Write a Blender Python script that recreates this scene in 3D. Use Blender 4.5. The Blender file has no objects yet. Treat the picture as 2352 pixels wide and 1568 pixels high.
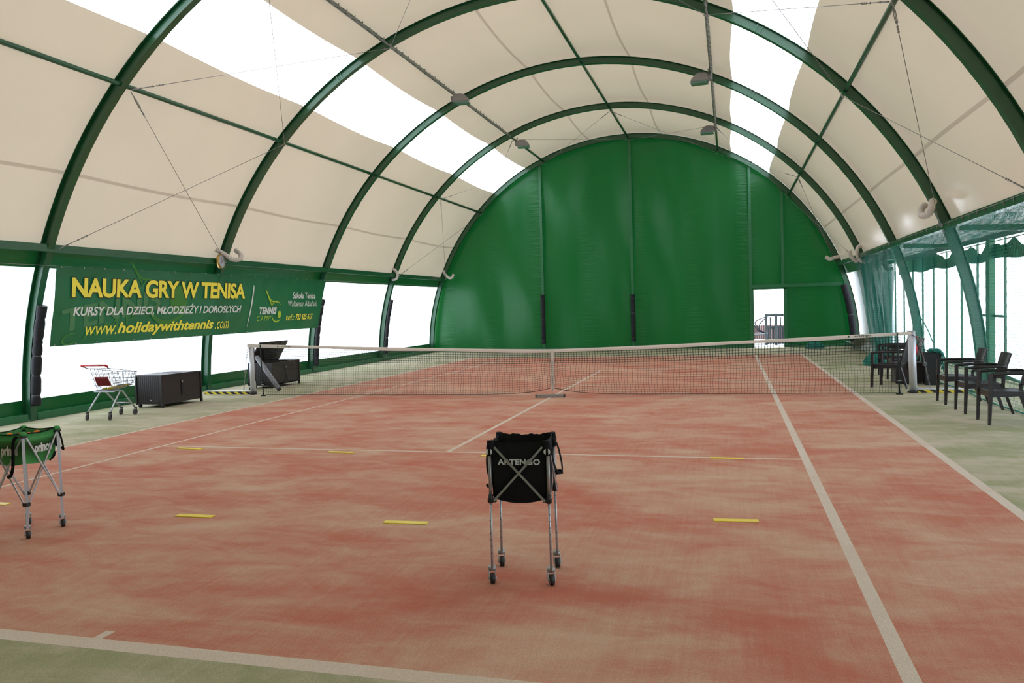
import bpy, math, random
from math import sin, cos, pi, radians as rad, sqrt, atan2
from mathutils import Vector, Matrix
random.seed(7)
SC = bpy.context.scene
COL = SC.collection

# ------------------------------------------------------------------ camera
cam_d = bpy.data.cameras.new('camera'); cam = bpy.data.objects.new('camera', cam_d); COL.objects.link(cam)
yaw, pitch, roll = -0.26974027, -0.04185261, -0.02946178
cy, sy, cp, sp = cos(yaw), sin(yaw), cos(pitch), sin(pitch)
fw = Vector((sy*cp, cy*cp, sp)); rt = Vector((cy, -sy, 0)); up = rt.cross(fw)
cr, sr = cos(roll), sin(roll)
R_, U_ = cr*rt + sr*up, -sr*rt + cr*up
M = Matrix((R_, U_, -fw)).transposed().to_4x4(); M.translation = Vector((3.42997787, -15.3770863, 1.76762457))
cam.matrix_world = M
cam_d.sensor_width = 36; cam_d.lens = 1818.755/2352*36; cam_d.clip_end = 300; cam_d.clip_start = .05
SC.camera = cam

# ------------------------------------------------------------------ world, exposure
W = bpy.data.worlds.new('sky'); SC.world = W; W.use_nodes = True
bg = W.node_tree.nodes['Background']; bg.inputs[0].default_value = (.93, .96, 1, 1); bg.inputs[1].default_value = 5.0
SC.view_settings.view_transform = 'Standard'; SC.view_settings.look = 'None'
SC.view_settings.exposure = 0.0; SC.view_settings.gamma = 1; SC.view_settings.use_curve_mapping = False
cyc = SC.cycles
cyc.max_bounces = 7; cyc.diffuse_bounces = 4; cyc.glossy_bounces = 2; cyc.transmission_bounces = 5; cyc.transparent_max_bounces = 8
cyc.caustics_reflective = False; cyc.caustics_refractive = False; cyc.sample_clamp_indirect = 6
cyc.use_denoising = True

# ------------------------------------------------------------------ materials
def nodes(name):
    m = bpy.data.materials.new(name); m.use_nodes = True
    nt = m.node_tree; nt.nodes.clear()
    out = nt.nodes.new('ShaderNodeOutputMaterial')
    return m, nt, out
def N(nt, t, **k):
    n = nt.nodes.new(t)
    for a, b in k.items(): setattr(n, a, b)
    return n
def noise(nt, scale, detail=3, rough=.5, vec=None, dist=0):
    n = N(nt, 'ShaderNodeTexNoise'); n.inputs['Scale'].default_value = scale; n.inputs['Detail'].default_value = detail
    n.inputs['Roughness'].default_value = rough; n.inputs['Distortion'].default_value = dist
    if vec is not None: nt.links.new(vec, n.inputs['Vector'])
    return n
def mapping(nt, scale=(1, 1, 1), rot=(0, 0, 0)):
    tc = N(nt, 'ShaderNodeTexCoord'); mp = N(nt, 'ShaderNodeMapping')
    mp.inputs['Scale'].default_value = scale; mp.inputs['Rotation'].default_value = rot
    nt.links.new(tc.outputs['Object'], mp.inputs[0]); return mp.outputs[0]
def ramp(nt, fac, a, b, ca=(0, 0, 0, 1), cb=(1, 1, 1, 1)):
    r = N(nt, 'ShaderNodeValToRGB'); r.color_ramp.elements[0].position = a; r.color_ramp.elements[1].position = b
    r.color_ramp.elements[0].color = ca; r.color_ramp.elements[1].color = cb
    nt.links.new(fac, r.inputs[0]); return r.outputs[0]
def mixc(nt, fac, a, b, mode='MIX'):
    m = N(nt, 'ShaderNodeMix', data_type='RGBA', blend_type=mode)
    for s, v in ((0, fac), (6, a), (7, b)):
        if isinstance(v, (int, float)): m.inputs[s].default_value = v
        elif isinstance(v, tuple): m.inputs[s].default_value = v if len(v) == 4 else (*v, 1)
        else: nt.links.new(v, m.inputs[s])
    return m.outputs[2]
def bumpn(nt, h, strength=.3, dist=.02):
    b = N(nt, 'ShaderNodeBump'); b.inputs['Strength'].default_value = strength; b.inputs['Distance'].default_value = dist
    nt.links.new(h, b.inputs['Height']); return b.outputs[0]
def pm(name, col, rough=.5, metal=0, vary=.12, nscale=8, bump=0, bscale=60, bdist=.004, coat=0, spec=.5):
    """painted / plastic / metal surface with a slight procedural variation"""
    m, nt, out = nodes(name); p = N(nt, 'ShaderNodeBsdfPrincipled')
    v = mapping(nt); n = noise(nt, nscale, 4, .6, v)
    lo = tuple(c*(1-vary) for c in col); hi = tuple(min(1, c*(1+vary)) for c in col)
    nt.links.new(mixc(nt, n.outputs[0], lo, hi), p.inputs['Base Color'])
    p.inputs['Roughness'].default_value = rough; p.inputs['Metallic'].default_value = metal
    p.inputs['Specular IOR Level'].default_value = spec
    if coat: p.inputs['Coat Weight'].default_value = coat
    if bump:
        b = noise(nt, bscale, 3, .6, v); nt.links.new(bumpn(nt, b.outputs[0], bump, bdist), p.inputs['Normal'])
    nt.links.new(p.outputs[0], out.inputs[0]); return m
def schlick(nt, f0):
    lw = N(nt, 'ShaderNodeLayerWeight'); lw.inputs[0].default_value = .5
    pw = N(nt, 'ShaderNodeMath', operation='POWER'); nt.links.new(lw.outputs['Facing'], pw.inputs[0]); pw.inputs[1].default_value = 4
    ma = N(nt, 'ShaderNodeMath', operation='MULTIPLY_ADD', use_clamp=True); nt.links.new(pw.outputs[0], ma.inputs[0]); ma.inputs[1].default_value = .6; ma.inputs[2].default_value = f0
    return ma.outputs[0]
def fabric(name, refl, trans, fac, gloss=.05, grough=.35, bump=None, vary=.06, gcol=(1, 1, 1, 1)):
    """coated membrane: diffuse reflection + diffuse transmission + a weak sheen"""
    m, nt, out = nodes(name)
    v = mapping(nt); n = noise(nt, .5, 3, .5, v)
    d = N(nt, 'ShaderNodeBsdfDiffuse'); t = N(nt, 'ShaderNodeBsdfTranslucent'); g = N(nt, 'ShaderNodeBsdfGlossy')
    nt.links.new(mixc(nt, n.outputs[0], tuple(c*(1-vary) for c in refl), tuple(min(1, c*(1+vary)) for c in refl)), d.inputs[0])
    nt.links.new(mixc(nt, n.outputs[0], tuple(c*(1-vary) for c in trans), tuple(min(1, c*(1+vary)) for c in trans)), t.inputs[0])
    g.inputs['Roughness'].default_value = grough; g.inputs[0].default_value = gcol
    mx = N(nt, 'ShaderNodeMixShader'); mx.inputs[0].default_value = fac
    nt.links.new(d.outputs[0], mx.inputs[1]); nt.links.new(t.outputs[0], mx.inputs[2])
    fr = schlick(nt, gloss)
    m2 = N(nt, 'ShaderNodeMixShader'); nt.links.new(fr, m2.inputs[0])
    nt.links.new(mx.outputs[0], m2.inputs[1]); nt.links.new(g.outputs[0], m2.inputs[2])
    if bump:
        sc, rot, st, ds = bump
        b = noise(nt, 1, 4, .55, mapping(nt, sc, rot), .6); bo = bumpn(nt, b.outputs[0], st, ds)
        for s in (d, g): nt.links.new(bo, s.inputs['Normal'])
    nt.links.new(m2.outputs[0], out.inputs[0]); return m

def floor_mat(name, base, sand, lo, hi, seed, gloss=.9):
    m, nt, out = nodes(name); p = N(nt, 'ShaderNodeBsdfPrincipled'); p.inputs['Roughness'].default_value = .95
    p.inputs['Specular IOR Level'].default_value = .15
    a = noise(nt, 1, 6, .62, mapping(nt, (.55, .95, 1), (0, 0, .25)), .7)         # large drifts of sand
    b = noise(nt, 1, 5, .6, mapping(nt, (1.6, 3.2, 1), (0, 0, .12)), .8)           # smaller patches
    c = noise(nt, 1, 3, .7, mapping(nt, (26, 1.1, 1), (0, 0, -.06)), .5)           # brush lines dragged down the court
    c2 = noise(nt, 1, 3, .7, mapping(nt, (3, 22, 1), (0, 0, .1)), .9)              # brush lines across
    f = noise(nt, 170, 2, .6, mapping(nt))                                         # grains
    w = N(nt, 'ShaderNodeMath', operation='MULTIPLY_ADD'); nt.links.new(b.outputs[0], w.inputs[0]); w.inputs[1].default_value = .65; nt.links.new(a.outputs[0], w.inputs[2])
    w2 = N(nt, 'ShaderNodeMath', operation='MULTIPLY_ADD'); nt.links.new(c.outputs[0], w2.inputs[0]); w2.inputs[1].default_value = .22; nt.links.new(w.outputs[0], w2.inputs[2])
    w3 = N(nt, 'ShaderNodeMath', operation='MULTIPLY_ADD'); nt.links.new(c2.outputs[0], w3.inputs[0]); w3.inputs[1].default_value = .06; nt.links.new(w2.outputs[0], w3.inputs[2])
    w4 = N(nt, 'ShaderNodeMath', operation='MULTIPLY_ADD'); nt.links.new(f.outputs[0], w4.inputs[0]); w4.inputs[1].default_value = .28; nt.links.new(w3.outputs[0], w4.inputs[2])
    mr = N(nt, 'ShaderNodeMapRange', interpolation_type='SMOOTHSTEP'); nt.links.new(w4.outputs[0], mr.inputs[0])
    mr.inputs[1].default_value = .82; mr.inputs[2].default_value = 1.42; mr.inputs[3].default_value = lo; mr.inputs[4].default_value = hi
    col = mixc(nt, mr.outputs[0], base, sand)
    g2 = noise(nt, 90, 2, .6, mapping(nt))
    col = mixc(nt, .35, col, mixc(nt, 1.0, col, ramp(nt, g2.outputs[0], .3, .7, (.55, .55, .55, 1), (1.25, 1.25, 1.25, 1)), 'MULTIPLY'))
    nt.links.new(col, p.inputs['Base Color'])
    nt.links.new(bumpn(nt, f.outputs[0], .5, .006), p.inputs['Normal'])
    nt.links.new(p.outputs[0], out.inputs[0]); return m

def stripes_mat(name, ca, cb, period, ang):
    m, nt, out = nodes(name); p = N(nt, 'ShaderNodeBsdfPrincipled'); p.inputs['Roughness'].default_value = .5
    w = N(nt, 'ShaderNodeTexWave', wave_type='BANDS', bands_direction='X'); w.inputs['Scale'].default_value = 1/period*.314*1.0
    nt.links.new(mapping(nt, (1, 1, 1), (0, ang, 0)), w.inputs['Vector'])
    nt.links.new(ramp(nt, w.outputs[0], .49, .51, (*ca, 1), (*cb, 1)), p.inputs['Base Color'])
    nt.links.new(p.outputs[0], out.inputs[0]); return m

def weave_mat(name, col, sx=60, rough=.45):
    m, nt, out = nodes(name); p = N(nt, 'ShaderNodeBsdfPrincipled'); p.inputs['Roughness'].default_value = rough
    tc = N(nt, 'ShaderNodeTexCoord'); b = N(nt, 'ShaderNodeTexBrick'); b.inputs['Scale'].default_value = sx
    b.inputs['Mortar Size'].default_value = .06; b.inputs['Color1'].default_value = (1, 1, 1, 1); b.inputs['Color2'].default_value = (.7, .7, .7, 1); b.inputs['Mortar'].default_value = (0, 0, 0, 1)
    mp = N(nt, 'ShaderNodeMapping'); mp.inputs['Rotation'].default_value = (.6, .35, .4); nt.links.new(tc.outputs['Object'], mp.inputs[0]); nt.links.new(mp.outputs[0], b.inputs['Vector'])
    nt.links.new(mixc(nt, b.outputs[0], tuple(c*.55 for c in col), col), p.inputs['Base Color'])
    nt.links.new(bumpn(nt, b.outputs[0], .6, .004), p.inputs['Normal'])
    nt.links.new(p.outputs[0], out.inputs[0]); return m

MT = dict(
 membrane=fabric('cream_membrane', (.66, .56, .43), (.200, .174, .131), .5, .03, .2, ((.5, .25, 1.2), (0, .3, 0), .12, .04)),
 seam=fabric('welded_membrane_seam', (.60, .50, .38), (.13, .110, .083), .5, .03, .2),
 film=fabric('clear_white_film', (.80, .82, .85), (.85, .89, .95), .75, .02, .2),
 gable=None, pvc=None,
 steel=pm('green_painted_steel', (.011, .095, .036), .33, 0, .15, 3, coat=.2, spec=.6),
 steel2=pm('green_painted_post', (.018, .145, .055), .35, 0, .15, 3, spec=.6),
 zinc=pm('galvanised_metal', (.30, .30, .29), .42, .6, .2, 30),
 alu=pm('brushed_aluminium', (.46, .47, .50), .38, .6, .1, 20),
 postalu=pm('pale_anodised_aluminium', (.62, .63, .67), .42, .4, .06, 20),
 chrome=pm('chromed_wire', (.30, .31, .32), .35, .6, .1, 20),
 black=pm('black_plastic', (.012, .012, .014), .4, 0, .2, 20),
 blackcloth=pm('black_nylon', (.006, .006, .007), .75, 0, .3, 12, .4, 90, .003, spec=.15),
 blackpad=pm('black_padding', (.010, .010, .014), .6, 0, .3, 6, .3, 30, .01, spec=.3),
 rubber=pm('grey_rubber', (.05, .05, .052), .6),
 rubberdk=pm('dark_rubber', (.015, .015, .016), .55),
 wicker=weave_mat('brown_wicker', (.030, .020, .017)),
 wickerlid=weave_mat('dark_wicker_lid', (.022, .016, .015), 60),
 resin=weave_mat('brown_resin', (.020, .013, .014), 60, .35),
 resinplain=pm('plain_brown_resin', (.013, .009, .009), .42, 0, .15, 20),
 grey=pm('grey_plastic', (.24, .23, .22), .5),
 lampglass=pm('lamp_glass', (.12, .22, .18), .12, 0, .1, 5, coat=.5),
 hose=pm('white_hose', (.62, .57, .52), .5, 0, .08, 20),
 tennisnet=pm('black_cord', (.008, .016, .016), .7),
 greencord=pm('green_cord', (.012, .24, .18), .6),
 whiteband=pm('white_band', (.66, .60, .53), .8, 0, .12, 60),
 netcloth=fabric('bunched_green_netting', (.008, .10, .075), (.006, .10, .07), .3, .0, .5, ((14, 14, 1), (0, 0, 0), .6, .03)),
 yellow=pm('yellow_rubber', (.75, .60, .03), .5, 0, .1, 40),
 red=pm('red_plastic', (.50, .015, .015), .35),
 maroon=pm('maroon_plastic', (.20, .012, .015), .4),
 redcloth=pm('red_cloth', (.45, .01, .02), .8),
 greencloth=pm('green_nylon', (.035, .24, .055), .7, 0, .15, 10, .3, 40, .004),
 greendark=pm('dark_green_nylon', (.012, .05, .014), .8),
 printgrey=pm('grey_print', (.52, .54, .51), .6),
 bannergreen=None,
 pyellow=pm('yellow_print', (1.0, .85, .09), .5, 0, .06),
 pwhite=pm('white_print', (.78, .80, .80), .5, 0, .05),
 pblack=pm('black_print', (.02, .02, .02), .5),
 plime=pm('lime_print', (.50, .66, .05), .5),
 pfaint=pm('faint_pale_print', (.07, .22, .09), .5),
 pfaint2=pm('faint_lime_print', (.05, .22, .035), .5),
 ball=pm('tennis_ball_felt', (.55, .62, .04), .95, 0, .15, 60), ballorange=pm('orange_ball_felt', (.80, .20, .02), .95, 0, .15, 60),
 gold=pm('gold_rim', (.55, .36, .10), .3, .8), face=pm('clock_face', (.48, .50, .55), .3),
 snow=pm('snow', (.80, .84, .90), .8, 0, .06, 2, .4, 3, .05),
 oldwood=pm('weathered_wood', (.075, .088, .105), .8, 0, .45, 14, .5, 40, .01),
 fence=pm('brown_fence', (.07, .035, .032), .8, 0, .3, 4), branch=pm('dark_branch', (.035, .035, .05), .8),
 tarp=fabric('olive_tarpaulin', (.045, .075, .018), (.05, .10, .02), .3, .02, .4, ((3, 3, 3), (0, 0, 0), .8, .1)),
 hazard=stripes_mat('black_yellow_tape', (.012, .012, .01), (.70, .55, .03), .115, rad(55)),
 pvcpipe=pm('patterned_grey_tube', (.26, .26, .29), .5, 0, .5, 45),
 foil=None,
)
def see_through(m, fac):
    nt = m.node_tree; out = [n for n in nt.nodes if n.type == 'OUTPUT_MATERIAL'][0]; src = out.inputs[0].links[0].from_socket
    tr = N(nt, 'ShaderNodeBsdfTransparent'); mx = N(nt, 'ShaderNodeMixShader'); mx.inputs[0].default_value = fac
    nt.links.new(src, mx.inputs[1]); nt.links.new(tr.outputs[0], mx.inputs[2]); nt.links.new(mx.outputs[0], out.inputs[0])
see_through(MT['netcloth'], .2)      # gathered netting is an open mesh
def gable_mat(name, lo, hi, refl_gloss, tf):
    m, nt, out = nodes(name)
    sep = N(nt, 'ShaderNodeSeparateXYZ'); tc = N(nt, 'ShaderNodeTexCoord'); nt.links.new(tc.outputs['Object'], sep.inputs[0])
    n = noise(nt, .35, 3, .5, mapping(nt, (1.4, 1, .35)))
    d = N(nt, 'ShaderNodeBsdfDiffuse'); t = N(nt, 'ShaderNodeBsdfTranslucent'); g = N(nt, 'ShaderNodeBsdfGlossy')
    nt.links.new(mixc(nt, n.outputs[0], lo, hi), d.inputs[0]); nt.links.new(mixc(nt, n.outputs[0], lo, hi), t.inputs[0])
    g.inputs['Roughness'].default_value = .28; g.inputs[0].default_value = (.85, 1, .92, 1)
    # wrinkles gathered beside the welded vertical seams (every 2.05 m)
    wr = noise(nt, 1, 3, .6, mapping(nt, (.9, 1, 13)), .4)
    md = N(nt, 'ShaderNodeMath', operation='PINGPONG'); md.inputs[1].default_value = 1.02; nt.links.new(sep.outputs[0], md.inputs[0])
    near = ramp(nt, md.outputs[0], .0, .45, (1, 1, 1, 1), (0, 0, 0, 1))
    amp = mixc(nt, 1.0, near, wr.outputs[0], 'MULTIPLY')
    big = noise(nt, 1, 2, .5, mapping(nt, (1.1, 1, .45)))
    hgt = mixc(nt, .55, amp, big.outputs[0])
    bo = bumpn(nt, hgt, .45, .12)
    for s in (d, g): nt.links.new(bo, s.inputs['Normal'])
    mx = N(nt, 'ShaderNodeMixShader'); mx.inputs[0].default_value = tf; nt.links.new(d.outputs[0], mx.inputs[1]); nt.links.new(t.outputs[0], mx.inputs[2])
    fr = schlick(nt, refl_gloss)
    m2 = N(nt, 'ShaderNodeMixShader'); nt.links.new(fr, m2.inputs[0]); nt.links.new(mx.outputs[0], m2.inputs[1]); nt.links.new(g.outputs[0], m2.inputs[2])
    nt.links.new(m2.outputs[0], out.inputs[0]); return m
MT['gable'] = gable_mat('green_gable_fabric', (.004, .075, .014), (.005, .115, .022), .032, .10)
MT['pvc'] = gable_mat('green_side_fabric', (.005, .065, .014), (.007, .095, .022), .05, .06)
MT['bannergreen'] = fabric('banner_green_vinyl', (.016, .105, .042), (.012, .15, .05), .12, .04, .28, ((.6, 1.6, 2.2), (.6, 0, 0), .5, .05), .15)
def foil_mat():
    m, nt, out = nodes('wrinkled_clear_foil')
    n = noise(nt, 1, 4, .6, mapping(nt, (5.5, .8, 1), (0, 0, .15)), 1.2)
    t = N(nt, 'ShaderNodeBsdfTranslucent'); g = N(nt, 'ShaderNodeBsdfGlossy'); g.inputs['Roughness'].default_value = .12
    nt.links.new(ramp(nt, n.outputs[0], .40, .66, (.004, .022, .016, 1), (.10, .11, .10, 1)), t.inputs[0])
    nt.links.new(bumpn(nt, n.outputs[0], 1, .15), g.inputs['Normal'])
    mx = N(nt, 'ShaderNodeMixShader'); mx.inputs[0].default_value = .2; nt.links.new(t.outputs[0], mx.inputs[1]); nt.links.new(g.outputs[0], mx.inputs[2])
    nt.links.new(mx.outputs[0], out.inputs[0]); return m
MT['foil'] = foil_mat()
SAND = (.58, .42, .30)
MT['f_red'] = floor_mat('red_sanded_turf', (.47, .135, .085), SAND, .06, .85, 1)
MT['f_green'] = floor_mat('green_sanded_turf', (.20, .25, .095), (.54, .47, .36), .25, 1.0, 2)
MT['f_line'] = floor_mat('cream_line_turf', (.64, .56, .47), (.58, .47, .37), .0, .7, 3)

# ------------------------------------------------------------------ mesh builder
class MB:
    def __init__(s): s.v = []; s.f = []; s.m = []; s.cur = 0; s.sm = []
    def mat(s, i): s.cur = i; return s
    def add(s, vs, fs, smooth=False, M=None):
        o = len(s.v)
        s.v += [tuple(M @ Vector(v)) if M else tuple(v) for v in vs]
        for f in fs: s.f.append(tuple(i+o for i in f)); s.m.append(s.cur); s.sm.append(smooth)
        return s
    def box(s, a, b, M=None):
        x0, y0, z0 = a; x1, y1, z1 = b
        vs = [(x0, y0, z0), (x1, y0, z0), (x1, y1, z0), (x0, y1, z0), (x0, y0, z1), (x1, y0, z1), (x1, y1, z1), (x0, y1, z1)]
        return s.add(vs, [(0, 3, 2, 1), (4, 5, 6, 7), (0, 1, 5, 4), (1, 2, 6, 5), (2, 3, 7, 6), (3, 0, 4, 7)], False, M)
    def bar(s, p, q, w, h=None, w2=None, h2=None, upv=(0, 0, 1)):
        """rectangular bar from p to q, w across, h along upv; tapers to w2,h2"""
        p, q = Vector(p), Vector(q); h = h or w; w2 = w2 or w; h2 = h2 or h
        d = (q-p).normalized(); u = Vector(upv)
        if abs(d.dot(u)) > .98: u = Vector((0, 1, 0))
        sd = d.cross(u).normalized(); u = sd.cross(d)
        vs = []
        for c, ww, hh in ((p, w, h), (q, w2, h2)):
            for a, b in ((-1, -1), (1, -1), (1, 1), (-1, 1)): vs.append(c + sd*a*ww/2 + u*b*hh/2)
        return s.add(vs, [(0, 1, 2, 3), (7, 6, 5, 4), (0, 4, 5, 1), (1, 5, 6, 2), (2, 6, 7, 3), (3, 7, 4, 0)])
    def tube(s, pts, r, n=8, cap=True, smooth=True, closed=False):
        pts = [Vector(p) for p in pts]; k = len(pts)
        rs = r if isinstance(r, (list, tuple)) else [r]*k
        t = [(pts[min(i+1, k-1)]-pts[max(i-1, 0)]).normalized() for i in range(k)]
        a = Vector((0, 0, 1)) if abs(t[0].z) < .9 else Vector((1, 0, 0))
        u = (a - t[0]*a.dot(t[0])).normalized(); vs = []
        for i in range(k):
            u = (u - t[i]*u.dot(t[i])).normalized(); w = t[i].cross(u)
            for j in range(n):
                an = 2*pi*j/n; vs.append(pts[i] + (u*cos(an)+w*sin(an))*rs[i])
        fs = [(i*n+j, i*n+(j+1) % n, (i+1)*n+(j+1) % n, (i+1)*n+j) for i in range(k-1) for j in range(n)]
        s.add(vs, fs, smooth)
        if cap:
            o = len(s.v)-k*n
            s.f.append(tuple(o+j for j in reversed(range(n)))); s.m.append(s.cur); s.sm.append(False)
            s.f.append(tuple(o+(k-1)*n+j for j in range(n))); s.m.append(s.cur); s.sm.append(False)
        return s
    def sphere(s, c, r, n=12, sq=(1, 1, 1)):
        vs = []; fs = []; c = Vector(c)
        for i in range(n//2+1):
            th = pi*i/(n//2)
            for j in range(n): vs.append(c+Vector((r*sq[0]*sin(th)*cos(2*pi*j/n), r*sq[1]*sin(th)*sin(2*pi*j/n), r*sq[2]*cos(th))))
        for i in range(n//2):
            for j in range(n): fs.append((i*n+j, (i+1)*n+j, (i+1)*n+(j+1) % n, i*n+(j+1) % n))
        return s.add(vs, fs, True)
    def grid(s, fn, nu, nv, smooth=True, matfn=None):
        vs = [fn(i/nu, j/nv) for j in range(nv+1) for i in range(nu+1)]
        o = len(s.v); s.v += [tuple(v) for v in vs]
        for j in range(nv):
            for i in range(nu):
                a = o+j*(nu+1)+i; s.f.append((a, a+1, a+nu+2, a+nu+1)); s.m.append(matfn(i, j) if matfn else s.cur); s.sm.append(smooth)
        return s
    def solid_grid(s, fn, nu, nv, nrm, th, smooth=True):
        """sheet with thickness th along constant vector nrm"""
        nrm = Vector(nrm); A = lambda u, v: Vector(fn(u, v)); B = lambda u, v: Vector(fn(u, v))-nrm*th
        s.grid(A, nu, nv, smooth); s.grid(lambda u, v: B(1-u, v), nu, nv, smooth)
        for e in (lambda t, k: (A if k else B)(t, 0), lambda t, k: (B if k else A)(t, 1)): s.grid(lambda t, k: e(t, k > .5), nu, 1, False)
        for e in (lambda t, k: (B if k else A)(0, t), lambda t, k: (A if k else B)(1, t)): s.grid(lambda t, k: e(t, k > .5), nv, 1, False)
        return s
    def disc(s, c, r, nrm, n=24, th=.0):
        nrm = Vector(nrm).normalized()
        return s.tube([Vector(c), Vector(c)+nrm*max(th, .0005)], r, n, True, False)

def mesh_of(name, mb, mats, shift=Vector((0, 0, 0))):
    me = bpy.data.meshes.new(name)
    me.from_pydata([(v[0]-shift.x, v[1]-shift.y, v[2]-shift.z) for v in mb.v], [], mb.f)
    for m in (mats if isinstance(mats, (list, tuple)) else [mats]): me.materials.append(MT[m] if isinstance(m, str) else m)
    me.polygons.foreach_set('material_index', mb.m); me.polygons.foreach_set('use_smooth', mb.sm)
    me.update(); return me
def thing(name, label, cat, loc=(0, 0, 0), rz=0, group=None):
    o = bpy.data.objects.new(name, None); COL.objects.link(o); o.location = loc; o.rotation_euler = (0, 0, rz)
    o.empty_display_size = .1; o['label'] = label; o['category'] = cat
    if group: o['group'] = group
    return o
def part(name, mb, mats, parent, label=None, world=False, root=None):
    """mesh child; world=True: mb is in world coordinates and the thing is unrotated"""
    sh = Vector((0, 0, 0))
    if world: sh = Vector(root.location if root else parent.location)
    o = bpy.data.objects.new(name, mesh_of(name, mb, mats, sh)); COL.objects.link(o); o.parent = parent
    if label: o['label'] = label
    return o
def solo(name, mb, mats, label, cat, group=None, kind=None):
    xs, ys, zs = zip(*mb.v); sh = Vector(((min(xs)+max(xs))/2, (min(ys)+max(ys))/2, min(zs)))
    o = bpy.data.objects.new(name, mesh_of(name, mb, mats, sh)); COL.objects.link(o); o.location = sh
    o['label'] = label; o['category'] = cat
    if group: o['group'] = group
    if kind: o['kind'] = kind
    return o
def struct(name, mb, mats, parent=None):
    o = bpy.data.objects.new(name, mesh_of(name, mb, mats)); COL.objects.link(o)
    if parent: o.parent = parent
    else: o['kind'] = 'structure'
    return o
def kids(o): return [c for c in SC.objects if c.parent == o]
def dup(root, loc, rz, label, group=None):
    r = root.copy(); COL.objects.link(r); r.location = (*loc, 0)[:3]; r.rotation_euler = (0, 0, rz); r['label'] = label
    if group: r['group'] = group
    for ch in kids(root):
        c = ch.copy(); COL.objects.link(c); c.parent = r
        for g in kids(ch):
            d = g.copy(); COL.objects.link(d); d.parent = c
    return r
def spline(pts, n=8):
    P = [Vector(p) for p in pts]; P = [2*P[0]-P[1]]+P+[2*P[-1]-P[-2]]; out = []
    for i in range(1, len(P)-2):
        for k in range(n):
            t = k/n; a, b, c, d = P[i-1:i+3]
            out.append(.5*((2*b)+(c-a)*t+(2*a-5*b+4*c-d)*t*t+(3*b-a-3*c+d)*t**3))
    return out+[P[-2]]

# text laid out as flat mesh: returns 2-D verts / faces
def text_mesh(s, bold=0.0, shear=0.0, spacing=1.0):
    cu = bpy.data.curves.new('lettering', 'FONT'); cu.body = s; cu.offset = bold; cu.shear = shear; cu.space_character = spacing
    cu.resolution_u = 4; cu.fill_mode = 'FRONT'
    o = bpy.data.objects.new('lettering', cu); COL.objects.link(o)
    dg = bpy.context.evaluated_depsgraph_get(); dg.update()
    me = bpy.data.meshes.new_from_object(o.evaluated_get(dg))
    vs = [(v.co.x, v.co.y) for v in me.vertices]; fs = [tuple(p.vertices) for p in me.polygons]
    bpy.data.objects.remove(o); bpy.data.curves.remove(cu); bpy.data.meshes.remove(me)
    return vs, fs
def lay_text(mb, s, box, fn, bold=0, shear=0, spacing=1, grow=0, slope=0, ref=None):
    """fit string into box (u0,u1,v0,v1) of surface fn(u,v) -> point; grow only fattens"""
    vs, fs = text_mesh(s, bold+grow, shear, spacing)
    rv = text_mesh(s, bold, shear, spacing)[0] if grow else vs
    x0, x1 = min(v[0] for v in rv), max(v[0] for v in rv); y0, y1 = min(v[1] for v in rv), max(v[1] for v in rv)
    if ref: y0, y1 = ref
    u0, u1, v0, v1 = box
    out = []
    for x, y in vs:
        u = u0+(x-x0)/(x1-x0)*(u1-u0); v = v0+(y-y0)/(y1-y0)*(v1-v0)+slope*(u-u0); out.append(fn(u, v))
    mb.add(out, fs)

# ================================================================== the hall
XC = -.43; RI, RO = 8.255, 8.45; RM = 8.455
YS = [-19, -14, -9, -4, 1, 6, 11, 16]
def pol(r, deg, y): return (XC + r*cos(rad(deg)), y, r*sin(rad(deg)))
def sag(deg, y, depth=.12):
    k = max(i for i in range(len(YS)) if YS[i] <= y+1e-6) if y < 16 else 6
    t = (y-YS[min(k, 6)])/5
    side = max(0, min(1, (161-deg)/6)) if deg > 90 else max(0, min(1, (deg-18)/6))
    return RM - (depth*side+.02)*sin(pi*min(1, max(0, t)))
def shell(name, spans, mats, y0, y1, ny, extra=0):
    mb = MB()
    for a, b, mi in spans:
        n = max(1, round(abs(b-a)/1.6)); mb.cur = mi
        mb.grid(lambda u, v: pol(sag(b+(a-b)*u, y0+(y1-y0)*v)+extra, b+(a-b)*u, y0+(y1-y0)*v), n, ny)
    return struct(name, mb, mats)
# ceiling membrane with its darker welded seams
def with_seams(a, b, seams):
    out = []; cur = a
    for s in sorted(seams, reverse=True):
        if b < s < a: out += [(cur, s+.22, 0), (s+.22, s-.22, 1)]; cur = s-.22
    return out+[(cur, b, 0)]
SE = [149, 99.5, 80.4, 31.2]
shell('ceiling', with_seams(158.4, 129.7, SE)+with_seams(118.6, 61.6, SE)+with_seams(50.6, 21.4, SE), ['membrane', 'seam'], -19, 16.3, 70)
shell('window_1', [(129.7, 118.6, 0)], ['film'], -9, 16.3, 50)
shell('window_2', [(61.6, 50.6, 0)], ['film'], -9, 16.3, 50)
shell('ceiling_rear_light_block', [(129.7, 118.6, 0), (61.6, 50.6, 0)], ['membrane'], -19, -9, 20)  # added out of view over the rear skylights to dim the foreground floor
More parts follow.
